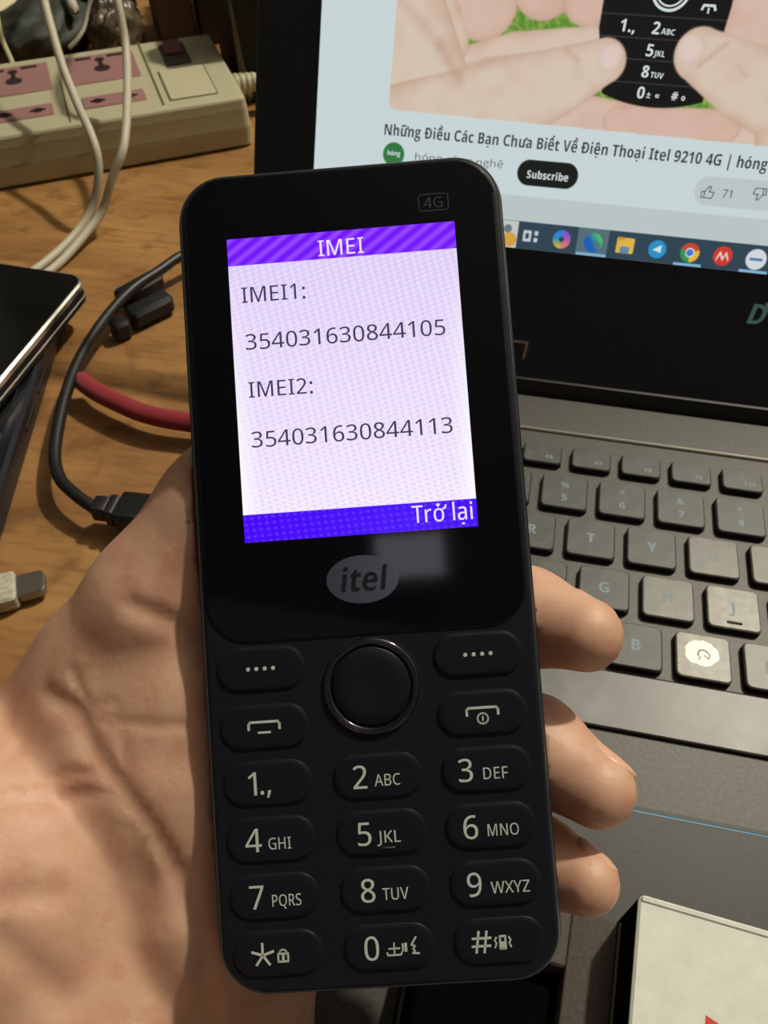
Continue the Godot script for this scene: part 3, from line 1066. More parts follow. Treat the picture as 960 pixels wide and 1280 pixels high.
	var rows := [79.9, 88.8, 97.35, 105.85, 114.35, 122.85]
	var texts := [["", null, ""], ["call", null, "end"], ["1 .,", "2 ABC", "3 DEF"], ["4 GHI", "5 JKL", "6 MNO"], ["7 PQRS", "8 TUV", "9 WXYZ"], ["* lock", "0 voice", "# shake"]]
	for r in 6:
		for k in 3:
			if texts[r][k] == null:
				continue
			var at := V(cols[k], PH - rows[r], 0)
			var key := part(o, "key", pad_mesh, mats["phone key"], at)
			part(key, "gap", gap_mesh, mats["phone gap"])
			key_print(key, texts[r][k], r)
	# lanyard hole and tiny microphone
	b = Build.new()
	b.slab(0.8, 1.6, 0.4, [Vector2(0, -0.2), Vector2(0, 0.03)], Transform3D(), 4)
	part(o, "microphone_hole", b, mats["phone gap"], V(-24.3, PH - 118.2, 0))
	b = Build.new()
	b.box(V(PW / 2 - 0.3, PH - 30, -6.5), V(1.2, 14, 3.0), 0.5)
	part(o, "side_seam", b, mats["phone gap"])


func key_print(key: Node3D, text: String, r: int) -> void:
	var ink: Material = mats["phone print"]
	var z := 0.47
	var t := text.split(" ")
	var k_right := t[0] in ["3", "6", "9"]
	if r == 0:
		for i in 4:
			var b := Build.new()
			b.lathe([Vector2(0.32, 0), Vector2(0.32, 0.04)], Transform3D(Basis(), Vector3.ZERO), 12)
			part(key, "dot", b, ink, V(-1.95 + i * 1.3, 0.0, z))
		return
	if text == "call" or text == "end":
		var b := Build.new()
		stroke(b, [[-2.4, -0.5], [-2.4, 0.25], [-2.1, 0.6], [2.1, 0.6], [2.4, 0.25], [2.4, -0.5]], 0.38)
		if text == "call":
			stroke(b, [[-0.9, -1.0], [0.9, -1.0]], 0.32)
		else:
			stroke(b, arc(0, -1.05, 0.8, 0, 360, 18), 0.26)
			stroke(b, [[0, -0.75], [0, -1.35]], 0.24)
		part(key, "handset_symbol", b, ink, V(0, 0.15, z))
		return
	if t[0] == "*":
		var b := Build.new()
		for i in 5:
			var a := deg_to_rad(90 + i * 72)
			stroke(b, [[0, 0], [cos(a) * 1.7, sin(a) * 1.7]], 0.36)
		part(key, "star_symbol", b, ink, V(-2.3, -0.1, z))
	elif t[0] == "#":
		var b := Build.new()
		stroke(b, [[-0.85, -1.5], [-0.35, 1.5]], 0.36)
		stroke(b, [[0.35, -1.5], [0.85, 1.5]], 0.36)
		stroke(b, [[-1.3, 0.55], [1.4, 0.55]], 0.34)
		stroke(b, [[-1.4, -0.6], [1.3, -0.6]], 0.34)
		part(key, "hash_symbol", b, ink, V(-2.8, 0.0, z))
	else:
		part(key, "numeral", lettering(t[0], 3.5, false, 0, 1), ink, V({"1": -2.1, "3": -3.2, "6": -3.2, "9": -3.2}.get(t[0], -2.7), -1.75, z))
	match t[1]:
		"lock":
			var b := Build.new()
			stroke(b, [[-0.75, -0.8], [0.75, -0.8], [0.75, 0.35], [-0.75, 0.35], [-0.75, -0.8]], 0.28)
			stroke(b, arc(0, 0.4, 0.55, 0, 180, 8), 0.24)
			stroke(b, [[0, 0.0], [0, -0.45]], 0.4)
			part(key, "lock_symbol", b, ink, V(0.8, -0.35, z))
		"voice":
			var b := Build.new()
			stroke(b, [[-0.8, 0.0], [0.8, 0.0]], 0.22)
			stroke(b, [[0, 0.8], [0, -0.7]], 0.22)
			stroke(b, [[-1.1, -0.6], [-1.0, -0.95], [1.0, -0.95], [1.1, -0.6]], 0.24)
			part(key, "plus_symbol", b, ink, V(0.7, -0.2, z))
			b = Build.new()
			stroke(b, [[-1.3, -0.5], [-1.3, 0.5]], 0.24)
			stroke(b, [[-0.85, -0.5], [-0.85, 0.5]], 0.4)
			stroke(b, [[0.75, 1.4], [0.0, 0.3], [0.55, 0.1], [0.25, -0.3], [0.5, -0.6], [0.2, -0.9], [1.1, -1.0]], 0.26)
			part(key, "voice_symbol", b, ink, V(3.3, -0.1, z))
		"shake":
			var b := Build.new()
			stroke(b, [[-0.4, -0.9], [0.4, -0.9], [0.4, 0.9], [-0.4, 0.9], [-0.4, -0.9]], 0.3)
			stroke(b, [[0, -0.8], [0, -0.1]], 0.6)
			for sgn in [-1.0, 1.0]:
				stroke(b, [[0.95 * sgn, 0.75], [1.2 * sgn, 0.3], [0.95 * sgn, -0.1], [1.2 * sgn, -0.7]], 0.24)
			part(key, "vibrate_symbol", b, ink, V(0.4, -0.2, z))
		".,":
			part(key, "letters", lettering(".,", 3.2, false, 0, 0), ink, V(-1.5, -1.65, z))
		_:
			part(key, "letters", lettering(t[1], 1.75, false, {"PQRS": 4.7, "WXYZ": 6.0, "MNO": 5.1, "GHI": 3.7, "JKL": 3.5}.get(t[1], 4.0), 0), ink, V(-0.8 if k_right else -0.55, -1.5, z))
	if t[0] == "5":
		var b := Build.new()
		b.box(V(0.9, -2.3, z), V(2.0, 0.3, 0.3), 0.1)
		part(key, "raised_bar", b, mats["phone rim"])


func phone_screen_texture() -> ImageTexture:
	var w := 480
	var h := 640
	var im := Image.create(w, h, false, Image.FORMAT_RGB8)
	for y in h:
		for x in w:
			var c: Color
			if y < 58:
				var k := 0.5 + 0.5 * sin((x * 0.82 + y * 1.14) * 0.20)
				c = rgb(112, 16, 250).lerp(rgb(146, 72, 255), k)
			elif y > 582:
				var k := maxf(0.0, sin((x + y) * 0.22) * sin((x - y * 1.4) * 0.2))
				c = rgb(70, 8, 250).lerp(rgb(100, 50, 252), k)
			else:
				var fy := (y - 58.0) / 524.0
				var k := sin((x + y * 0.9) * 0.30) * sin((x * 0.35 - y) * 0.34)
				c = rgb(222, 210, 250).lerp(rgb(246, 238, 255), fy)
				c = c.lerp(rgb(206, 196, 244), clampf(k, 0, 1) * 0.55)
				c = c.lerp(rgb(255, 226, 246), clampf(-k, 0, 1) * 0.7)
				var edge := clampf(1.0 - minf(x, w - x) / 40.0, 0.0, 1.0) * fy
				c = c.lerp(rgb(255, 252, 255), edge)
			im.set_pixel(x, y, c)
	return ImageTexture.create_from_image(im)


# ---------------------------------------------------------------- hand
func phone_point(x: float, y: float, z: float) -> Vector3:
	return V(-54.641, 88.808, 136.760) + Vector3(0.96909, 0.05736, -0.23996) * x + Vector3(-0.22739, 0.58505, -0.77846) * y + Vector3(0.09574, 0.80896, 0.58001) * z


var bones := []   # [a, b, radius a, radius b]
var folds := []   # [a, b, depth, width]


func bone_chain(q: Array) -> void:
	for i in q.size() - 1:
		bones.append([q[i][0], q[i + 1][0], q[i][1], q[i + 1][1]])


func bone_d(p: Vector3, q: Array) -> float:
	var a: Vector3 = q[0]
	var ab: Vector3 = q[1] - a
	var t := clampf((p - a).dot(ab) / ab.length_squared(), 0.0, 1.0)
	return p.distance_to(a + ab * t) - lerpf(q[2], q[3], t)


func field(p: Vector3, near: Array) -> float:
	var d := 1e6
	for q in near:
		var e := bone_d(p, q)
		var k := 3.0
		var h := maxf(k - absf(d - e), 0.0) / k
		d = minf(d, e) - h * h * k * 0.25
	# the flesh gives way to the phone it holds
	if d < 2.0 and d > -3.0:
		var deep := 0.0
		for q in folds:
			var mid: Vector3 = (q[0] + q[1]) * 0.5
			if absf(p.x - mid.x) + absf(p.y - mid.y) + absf(p.z - mid.z) > 28.0:
				continue
			var ab: Vector3 = q[1] - q[0]
			var t: float = clampf((p - q[0]).dot(ab) / ab.length_squared(), 0.0, 1.0)
			var w: float = p.distance_squared_to(q[0] + ab * t) / (q[3] * q[3])
			if w < 6.0:
				deep = maxf(deep, q[2] * exp(-w))
		d += deep
	return maxf(d, 0.1 - box_d(p))


func box_d(p: Vector3) -> float:
	var q := p - V(-54.641, 88.808, 136.760)
	var l := Vector3(absf(q.dot(PHONE_X)), absf(q.dot(PHONE_Y) - 64.9), absf(q.dot(PHONE_Z) + 6.6)) - Vector3(26.6 - 3.0, 64.9 - 3.0, 6.6 - 3.0)
	return Vector3(maxf(l.x, 0), maxf(l.y, 0), maxf(l.z, 0)).length() + minf(maxf(l.x, maxf(l.y, l.z)), 0.0) - 3.0


const PHONE_X := Vector3(0.96909, 0.05736, -0.23996)
const PHONE_Y := Vector3(-0.22739, 0.58505, -0.77846)
const PHONE_Z := Vector3(0.09574, 0.80896, 0.58001)


func make_hand() -> void:
	var P := phone_point
	# forearm over the front edge of the desk, its inner side up
	bone_chain([[V(-60, 66, 420), 38.0], [V(-98, 56, 260), 31.0], [V(-107, 56, 172), 28.0], [V(-115.3, 66.1, 144.3), 27.0], [V(-124.7, 80.6, 132.4), 26.5], [V(-137.1, 84.5, 127.9), 24.0]])
	bone_chain([[V(-96.2, 120.5, 75.7), 12.0], [V(-105.5, 108.6, 89.3), 13.5], [V(-120.8, 88.4, 105.0), 15.0]])
	bone_chain([[V(-124.7, 71.9, 113.4), 21.0], [V(-106.5, 82.5, 104.3), 26.0], [V(-99.5, 80.5, 106.9), 26.0], [V(-94.2, 71.1, 122.2), 22.0], [V(-89.5, 56.7, 137.5), 17.0]])
	bone_chain([[V(-110.8, 92.6, 97.6), 19.5], [V(-101.1, 92.0, 96.2), 22.0], [V(-89.3, 73.1, 91.4), 20.0], [V(-77.4, 81.7, 74.8), 18.0]])
	bone_chain([[V(-89.8, 70.8, 116.8), 19.0], [V(-84.6, 59.5, 133.0), 14.0], [V(-79.4, 40.5, 155.6), 13.0]])
	# thumb tip resting under the phone's left edge
	bone_chain([[V(-96.2, 120.5, 75.7), 12.0], [P.call(-15, 92, -23), 9.0]])
	# fingers: knuckle, two joints, tip; index behind the phone, the other three round its right edge
	bone_chain([[P.call(-14, 78, -28), 10.5], [P.call(4, 84, -24), 8.8], [P.call(16, 80, -21), 7.4]])
	bone_chain([[P.call(-12, 60, -28), 11.0], [P.call(9, 57, -24), 9.0], [P.call(27, 53.6, -18.5), 8.5], [P.call(35.6, 50.6, -10.5), 6.3]])
	bone_chain([[P.call(-12, 44, -28), 11.0], [P.call(9, 36, -24), 9.0], [P.call(26.5, 30.8, -18.5), 8.8], [P.call(35.4, 25.2, -10.5), 6.4]])
	bone_chain([[P.call(-12, 28, -27), 10.0], [P.call(9, 17, -23), 7.8], [P.call(26, 11.6, -17.5), 7.0], [P.call(32.4, 10.4, -10.5), 5.4]])
	# palm behind the phone ties the knuckles together
	bone_chain([[P.call(-16, 76, -30), 12.0], [P.call(-18, 28, -30), 13.0]])

	# folds and creases: a line on the skin, its depth and its width
	for q in [
		[[V(-118.2, 107.6, 109.2), V(-112.1, 108.3, 111.2), V(-108.5, 106.8, 115.3), V(-101.7, 104.2, 120.2), V(-95.6, 100.0, 124.5), V(-90.6, 93.8, 129.0), V(-86.5, 88.2, 135.2), V(-84.6, 79.1, 141.3), V(-83.5, 70.0, 146.7)], 1.10, 1.8],
		[[V(-119.8, 106.8, 127.7), V(-114.2, 104.6, 124.8), V(-109.3, 102.5, 122.5), V(-101.5, 103.9, 120.7)], 0.70, 1.3],
		[[V(-118.6, 105.4, 123.5), V(-112.7, 103.4, 120.4), V(-104.9, 105.4, 118.3)], 0.50, 1.2],
		[[V(-112.9, 104.1, 139.6), V(-109.6, 102.7, 137.5), V(-106.1, 100.3, 136.0)], 0.80, 2.2],
		[[V(-111.8, 102.1, 143.2), V(-107.5, 97.7, 145.2), V(-102.2, 91.3, 147.8)], 0.90, 2.4],
		[[V(-97.8, 100.0, 124.9), V(-96.6, 94.0, 130.3), V(-95.8, 87.8, 138.2), V(-93.2, 82.7, 149.0)], 0.60, 2.6],
		[[V(-109.9, 108.1, 112.1), V(-102.6, 109.0, 111.7), V(-93.3, 108.5, 110.0)], 0.40, 1.1],
		[[V(-111.5, 108.7, 110.6), V(-106.1, 110.1, 109.4)], 0.35, 1.1],
		[[V(-114.5, 110.9, 105.7), V(-112.2, 109.8, 108.4), V(-109.3, 108.2, 112.0)], 0.40, 1.2],
		[[V(-94.7, 115.0, 96.9), V(-97.2, 117.1, 97.3), V(-101.1, 119.4, 97.5), V(-105.0, 120.5, 97.2)], 0.90, 1.7],
		[[V(-103.8, 108.5, 112.4), V(-101.7, 105.7, 117.5)], 0.35, 1.2],
	]:
		for i in q[0].size() - 1:
			folds.append([q[0][i], q[0][i + 1], q[1], q[2]])
	var mesh := hand_mesh()
	var o := MeshInstance3D.new()
	o.name = "person"
	o.mesh = mesh
	o.material_override = mats["skin"]
	o.set_meta("label", "bare left hand and forearm of a person gripping the black phone from behind")
	o.set_meta("category", "person")
	add_child(o)
	# nails on the far side of the three fingertips
	for q in [[38.4, 55.2, -12.5, 4.2], [38.7, 30.0, -12.0, 4.4], [35.0, 14.4, -11.5, 3.5]]:
		var b := Build.new()
		var n: Vector3 = (Vector3(0.96909, 0.05736, -0.23996) * 0.74 + Vector3(-0.22739, 0.58505, -0.77846) * 0.62 + Vector3(0.09574, 0.80896, 0.58001) * -0.2).normalized()
		var along: Vector3 = (Vector3(0.96909, 0.05736, -0.23996) * 0.6 + Vector3(-0.22739, 0.58505, -0.77846) * -0.6 + Vector3(0.09574, 0.80896, 0.58001) * 0.6)
		along = (along - n * along.dot(n)).normalized()
		var side := n.cross(along)
		var rings := []
		for i in 6:
			var t := i / 5.0
			rings.append([])
			var ring := PackedVector3Array()
			for k in 20:
				var a := TAU * k / 20.0
				var rad: float = q[3] * (1.0 if i < 2 else [1, 1, 0.95, 0.75, 0.4, 0.02][i])
				ring.append(along * cos(a) * rad * 1.15 + side * sin(a) * rad * 0.9 + n * ([-0.8, -0.2, 0.1, 0.35, 0.5, 0.55][i] - 1.2 * pow(sin(a) * rad / q[3], 2.0)))
			rings[-1] = ring
		b.loft(rings)
		var at: Vector3 = P.call(q[0], q[1], q[2])
		part(o, "nail", b, mats["nail"], at)


func hand_mesh() -> ArrayMesh:
	var cell := 1.3
	var lo := V(1e6, 1e6, 1e6)
	var hi := -lo
	for q in bones:
		for e in 2:
			var c: Vector3 = q[e]
			var r: float = q[2 + e] + 4.0
			lo = lo.min(c - Vector3.ONE * r)
			hi = hi.max(c + Vector3.ONE * r)
	var bs := 6   # cells in a block
	var nb := ((hi - lo) / (cell * bs)).ceil()
	var index := {}   # cell -> vertex number
	var verts := PackedVector3Array()
	var quads := PackedInt32Array()
	var vals := {}
	var cells := []
	var W := 4096
	for bz in int(nb.z):
		for by in int(nb.y):
			for bx in int(nb.x):
				var o := lo + Vector3(bx, by, bz) * (cell * bs)
				var mid := o + Vector3.ONE * (cell * bs * 0.5)
				var reach := cell * bs * 0.5 * 1.7321 + cell
				var near := []
				var inside := false
				for q in bones:
					var e := bone_d(mid, q)
					if e < reach + 3.5:
						near.append(q)
					if e < -reach - 3.5 and box_d(mid) > reach + 1.0:
						inside = true
				if inside or near.is_empty():
					continue
				var f := PackedFloat32Array()
				f.resize((bs + 1) * (bs + 1) * (bs + 1))
				var i := 0
				for z in bs + 1:
					for y in bs + 1:
						for x in bs + 1:
							f[i] = field(o + Vector3(x, y, z) * cell, near)
							i += 1
				var s1 := bs + 1
				var s2 := s1 * s1
				for z in bs:
					for y in bs:
						for x in bs:
							var at := z * s2 + y * s1 + x
							var neg := 0
							var sum := Vector3()
							var cnt := 0
							var c8 := [f[at], f[at + 1], f[at + s1], f[at + s1 + 1], f[at + s2], f[at + s2 + 1], f[at + s2 + s1], f[at + s2 + s1 + 1]]
							for k in 8:
								if c8[k] < 0.0:
									neg += 1
							if neg == 0 or neg == 8:
								continue
							for e in EDGES:
								var a: float = c8[e[0]]
								var b: float = c8[e[1]]
								if (a < 0.0) != (b < 0.0):
									var t := a / (a - b)
									sum += Vector3(e[0] & 1, (e[0] >> 1) & 1, e[0] >> 2).lerp(Vector3(e[1] & 1, (e[1] >> 1) & 1, e[1] >> 2), t)
									cnt += 1
							var gx := bx * bs + x
							var gy := by * bs + y
							var gz := bz * bs + z
							index[(gz * W + gy) * W + gx] = verts.size()
							verts.append(o + (Vector3(x, y, z) + sum / cnt) * cell)
							cells.append([gx, gy, gz, c8[0] < 0.0, c8[1] < 0.0, c8[2] < 0.0, c8[4] < 0.0])
	var ids := PackedInt32Array()
	for c in cells:
		var gx: int = c[0]
		var gy: int = c[1]
		var gz: int = c[2]
		var here := (gz * W + gy) * W + gx
		for ax in 3:
			if c[3] == c[4 + ax]:
				continue
			# the four cells round this edge
			var s1: int = [W, 1, 1][ax]
			var s2: int = [W * W, W * W, W][ax]
			if not (index.has(here - s1) and index.has(here - s2) and index.has(here - s1 - s2)):
				continue
			var a: int = index[here]
			var b: int = index[here - s1]
			var d: int = index[here - s1 - s2]
			var e: int = index[here - s2]
			var flip: bool = c[3]
			if ax == 1:
				flip = not flip
			if flip:
				ids.append_array(PackedInt32Array([a, d, b, a, e, d]))
			else:
				ids.append_array(PackedInt32Array([a, b, d, a, d, e]))
	var norms := PackedVector3Array()
	norms.resize(verts.size())
	for i in verts.size():
		var near := []
		for q in bones:
			if bone_d(verts[i], q) < 6.0:
				near.append(q)
		var h := 0.7
		var p := verts[i]
		norms[i] = Vector3(field(p + V(h, 0, 0), near) - field(p - V(h, 0, 0), near), field(p + V(0, h, 0), near) - field(p - V(0, h, 0), near), field(p + V(0, 0, h), near) - field(p - V(0, 0, h), near)).normalized()
		verts[i] = p
	for i in verts.size():
		verts[i] *= MM
	var arr := []
	arr.resize(Mesh.ARRAY_MAX)
	arr[Mesh.ARRAY_VERTEX] = verts
	arr[Mesh.ARRAY_NORMAL] = norms
	arr[Mesh.ARRAY_INDEX] = ids
	var m := ArrayMesh.new()
	m.add_surface_from_arrays(Mesh.PRIMITIVE_TRIANGLES, arr)
	return m


const EDGES := [[0, 1], [2, 3], [4, 5], [6, 7], [0, 2], [1, 3], [4, 6], [5, 7], [0, 4], [1, 5], [2, 6], [3, 7]]


# ---------------------------------------------------------------- power strip
func make_power_strip() -> void:
	# local frame: x along the strip towards the right end, z towards the viewer; origin at the right front top edge, dropped to the table
	var along := Vector3(0.8518, 0, -0.5239).normalized()   # towards the right end
	var front := Vector3(0.5239, 0, 0.8518).normalized()
	var o := thing("power_strip", "cream power strip with pinkish socket panels and a red rocker switch", "power strip", V(-226.6, 0, -288.5), Basis(along, Vector3.UP, front))
	var flat := Basis(Vector3.RIGHT, -PI / 2)
	var L := 330.0
	var D := 96.0
	var H := 28.0
	var b := Build.new()
	b.slab(L + 6, D + 6, 5, [Vector2(2.0, 0.4), Vector2(0.4, 2.0), Vector2(0, 11.6)], Transform3D(flat, V(-L / 2, 0, -D / 2)), 4)
	part(o, "lower_shell", b, mats["strip plastic"])
	b = Build.new()
	b.slab(L + 5.6, D + 5.6, 5, [Vector2(0, 12.1), Vector2(0.7, 22.0), Vector2(1.2, 26.4), Vector2(1.8, 27.5), Vector2(2.8, 28.0)], Transform3D(flat, V(-L / 2, 0, -D / 2)), 4)
	var top := part(o, "upper_shell", b, mats["strip plastic"])
	# u = distance from the right end, w = distance from the front edge
	var y := H
	var pos := func(u: float, w: float, dy := 0.0) -> Vector3: return V(-u, y + dy, -w)
	for k in 4:
		var u := 70.0 + k * 51.0
		b = Build.new()
		b.slab(41, 40, 1.0, [Vector2(0, -1.0), Vector2(0, 0.35), Vector2(0.4, 0.7)], Transform3D(flat, pos.call(u, 68.0)), 3)
		var pn := part(o, "socket_panel", b, mats["strip pink"])
		# universal socket: two slots above, a keyhole between
		for q in [[-9.5, 83.5, 9.5, 4.0], [9.5, 83.5, 9.5, 4.0]]:
			b = Build.new()
			b.box(pos.call(u + q[0], q[1], 0.4), V(q[2], 1.0, q[3]), 0.3)
			part(pn, "slot", b, mats["socket hole"])
		b = Build.new()
		b.lathe([Vector2(3.0, 0), Vector2(3.0, 0.9)], Transform3D(flat, pos.call(u, 79.5, 0.0)), 16)
		b.lathe([Vector2(4.8, 0), Vector2(4.8, 0.9)], Transform3D(flat, pos.call(u, 66.0, 0.0)), 18)
		b.box(pos.call(u, 72.0, 0.45), V(2.8, 0.9, 13), 0.2)
		part(pn, "keyhole", b, mats["socket hole"])
		b = Build.new()
		b.slab(35, 14.5, 1.0, [Vector2(0, -1.0), Vector2(0, 0.35), Vector2(0.4, 0.7)], Transform3D(flat, pos.call(u - 1.0, 22.0)), 3)
		var ps := part(o, "socket_panel", b, mats["strip pink"])
		for sx in [-9.0, 9.0]:
			b = Build.new()
			b.lathe([Vector2(2.9, 0), Vector2(2.9, 0.9)], Transform3D(flat, pos.call(u - 1.0 + sx, 22.0, 0.0)), 16)
			b.box(pos.call(u - 1.0 + sx, 22.0, 0.45), V(8.5, 0.9, 2.6), 0.2)
			part(ps, "socket_hole", b, mats["socket hole"])
		b = Build.new()
		b.box(pos.call(u + 25.5, 30.0, 0.0), V(1.1, 0.5, 56.0), 0.1)
		part(o, "groove", b, mats["groove"])
	b = Build.new()
	b.box(pos.call(44.0, 52.0, 0.0), V(1.4, 0.5, 95.0), 0.1)
	part(o, "groove", b, mats["groove"])
	b = Build.new()
	b.box(V(-L / 2, 12, 3.4), V(L, 0.8, 0.5), 0.1)
	# rocker switch
	b = Build.new()
	b.slab(15.5, 31.0, 1.0, [Vector2(0, -1.0), Vector2(0, 1.0), Vector2(0.8, 1.4)], Transform3D(flat, pos.call(25.5, 71.0)), 3)
	var sw := part(o, "switch_frame", b, mats["switch frame"])
	b = Build.new()
	b.box(pos.call(25.5, 76.0, 2.2), V(10.5, 3.4, 16.0), 0.8, Basis(Vector3.RIGHT, 0.12))
	part(sw, "rocker", b, mats["switch red"])
	# raised cover plate beside the switch
	b = Build.new()
	b.slab(28.0, 42.0, 1.5, [Vector2(0, -1), Vector2(0, 0.25)], Transform3D(flat, pos.call(26.0, 29.0)), 3)
	part(o, "plate_gap", b, mats["groove"])
	b = Build.new()
	b.slab(26.4, 40.4, 1.2, [Vector2(0, -1), Vector2(0, 0.5), Vector2(0.5, 0.9)], Transform3D(flat, pos.call(26.0, 29.0)), 3)
	part(o, "cover_plate", b, mats["strip panel"])
	# cord with its strain relief
	b = Build.new()
	b.tube([V(2, 18, -40), V(16, 18, -40), V(32, 14, -37), V(52, 8, -30), V(80, 5, -30)], 5.0, 12, 5)
	part(o, "power_cord", b, mats["white cable"])
	b = Build.new()
	for k in 4:
		b.tube([V(3.5 + k * 3.5, 18, -40), V(5.5 + k * 3.5, 18, -40)], 6.4 - k * 0.3, 12, 1)
	part(o, "strain_relief", b, mats["strip plastic"])


# ---------------------------------------------------------------- cables on the desk
func make_cables() -> void:
	# two white cables that hang in from above and lie down behind the tablets
	var runs := [[V(-335, 118, -330), V(-322, 90, -275), V(-316, 80, -261), V(-301, 62, -236), V(-289, 50, -220), V(-274, 40, -201), V(-271, 28, -193), V(-276, 12, -185), V(-281, 5, -172), V(-287, 2.6, -148), V(-296, 2.6, -124), V(-310, 2.6, -90)],
		[V(-290, 118, -335), V(-285, 90, -281), V(-279, 80, -268), V(-274, 62, -256), V(-265, 50, -229), V(-257, 40, -200), V(-262, 28, -190), V(-269, 13, -183), V(-274, 7, -172), V(-280, 2.6, -148), V(-288, 2.6, -124), V(-300, 2.6, -90)]]
	for k in 2:
		var b := Build.new()
		var pts: Array = runs[k].duplicate()
		# the far end goes back down to the desk behind the strip
		pts.push_front(pts[0] + V(-28, -8, -118))
		pts.push_front(V(pts[0].x - 10, 2.6, pts[0].z - 85))
		b.tube(pts, 2.15, 10, 6)
		var o := part(self, numbered("white_cable"), b, mats["white cable"])
		o.set_meta("label", ["thin white cable crossing the power strip further left, over its two panels", "thin white cable crossing the power strip nearer its red switch"][k])
		o.set_meta("category", "cable")
		o.set_meta("group", "white cables over the power strip")
	# black cable with a tie and a plug
	var o := thing("black_cable", "glossy black cable curving over the desk beside the phone's left edge", "cable", V(-225, 0, -60))
	var off := V(225, 0, 60)
	var b := Build.new()
	var bk := [V(-170, 3, -190), V(-200, 9, -172), V(-214, 12, -155), V(-221, 12, -140), V(-228, 12, -123), V(-231, 12, -100), V(-230, 12, -73), V(-225, 12, -49), V(-217, 11, -24), V(-209, 11, -11), V(-199, 11, -4), V(-190, 10, 0)]
	for i in bk.size():
		bk[i] += off
	b.tube(bk, 2.35, 12, 6)
	part(o, "lead", b, mats["black rubber"])
	b = Build.new()
	var dir := (V(-209, 0, -125) - V(-232, 0, -105)).normalized()
	var tie := Basis(dir, Vector3.UP, dir.cross(Vector3.UP))
	b.box(V(-228, 7.5, -130) + off, V(24, 9, 9), 2.0, Basis(Vector3.UP, 1.05))
	b.box(V(-219, 5.5, -119) + off, V(22, 9, 10), 2.0, Basis(Vector3.UP, 0.95))
	b.box(V(-227, 5.0, -104) + off, V(8, 9, 8), 1.5, Basis(Vector3.UP, 0.9))
	part(o, "cable_tie", b, mats["black rubber"], Vector3.ZERO, Basis(), "bulky black tie bundled round the cable")
	b = Build.new()
	var pd := Basis(Vector3.UP, 0.05)
	b.box(V(-188, 9.5, -1) + off, V(6, 6.5, 8), 1.0, pd)
	b.box(V(-183.5, 9.5, -1) + off, V(4, 7.5, 10), 1.0, pd)
	b.box(V(-168, 8.5, -2.5) + off, V(28, 9, 14), 1.5, pd)
	part(o, "plug", b, mats["black plastic"])
	b = Build.new()
	b.box(V(-151, 8.5, -3.2) + off, V(8, 3.4, 8), 0.4, pd)
	part(o, "plug_tip", b, mats["steel"])
	# red cloth covered cord
	b = Build.new()
	b.tube([V(-226, 9, -64), V(-217, 9.5, -58.5), V(-204, 9.5, -53.5), V(-190, 9.5, -49.5), V(-172, 9, -49), V(-150, 7, -52), V(-128, 5, -75)], 3.9, 14, 6, 1.0)
	var r := part(self, numbered("red_cord"), b, mats["red cloth"])
	r.set_meta("label", "thick red cloth-covered cord ending under the black cable")
	r.set_meta("category", "cord")
	# plug with a metal tip at the left edge
	var ua := (V(-200, 0, 31) - V(-212, 0, 38)).normalized()
	var u := thing("usb_plug", "pale grey usb plug with a dull metal tip lying on the desk near the wrist", "plug", V(-205, 0, 34), Basis(ua, Vector3.UP, ua.cross(Vector3.UP)))
	b = Build.new()
	b.slab(24, 12.5, 1.5, [Vector2(0.8, 1.0), Vector2(0, 1.8), Vector2(0, 6.6), Vector2(0.8, 7.4)], Transform3D(Basis(Vector3.RIGHT, -PI / 2), V(-11.5, 0, 0)), 4)
	part(u, "body", b, mats["plug white"])
	b = Build.new()
	b.slab(10, 9.4, 2.2, [Vector2(0.4, 2.2), Vector2(0, 2.6), Vector2(0, 5.4), Vector2(0.4, 5.8)], Transform3D(Basis(Vector3.RIGHT, -PI / 2), V(4.6, 0, 0)), 5)
	part(u, "metal_tip", b, mats["steel"])
	b = Build.new()
	b.tube([V(-22, 4.2, 0), V(-40, 4, 1), V(-70, 3, 12), V(-100, 2.6, 40)], 2.3, 10, 5)
	part(u, "lead", b, mats["white cable"])


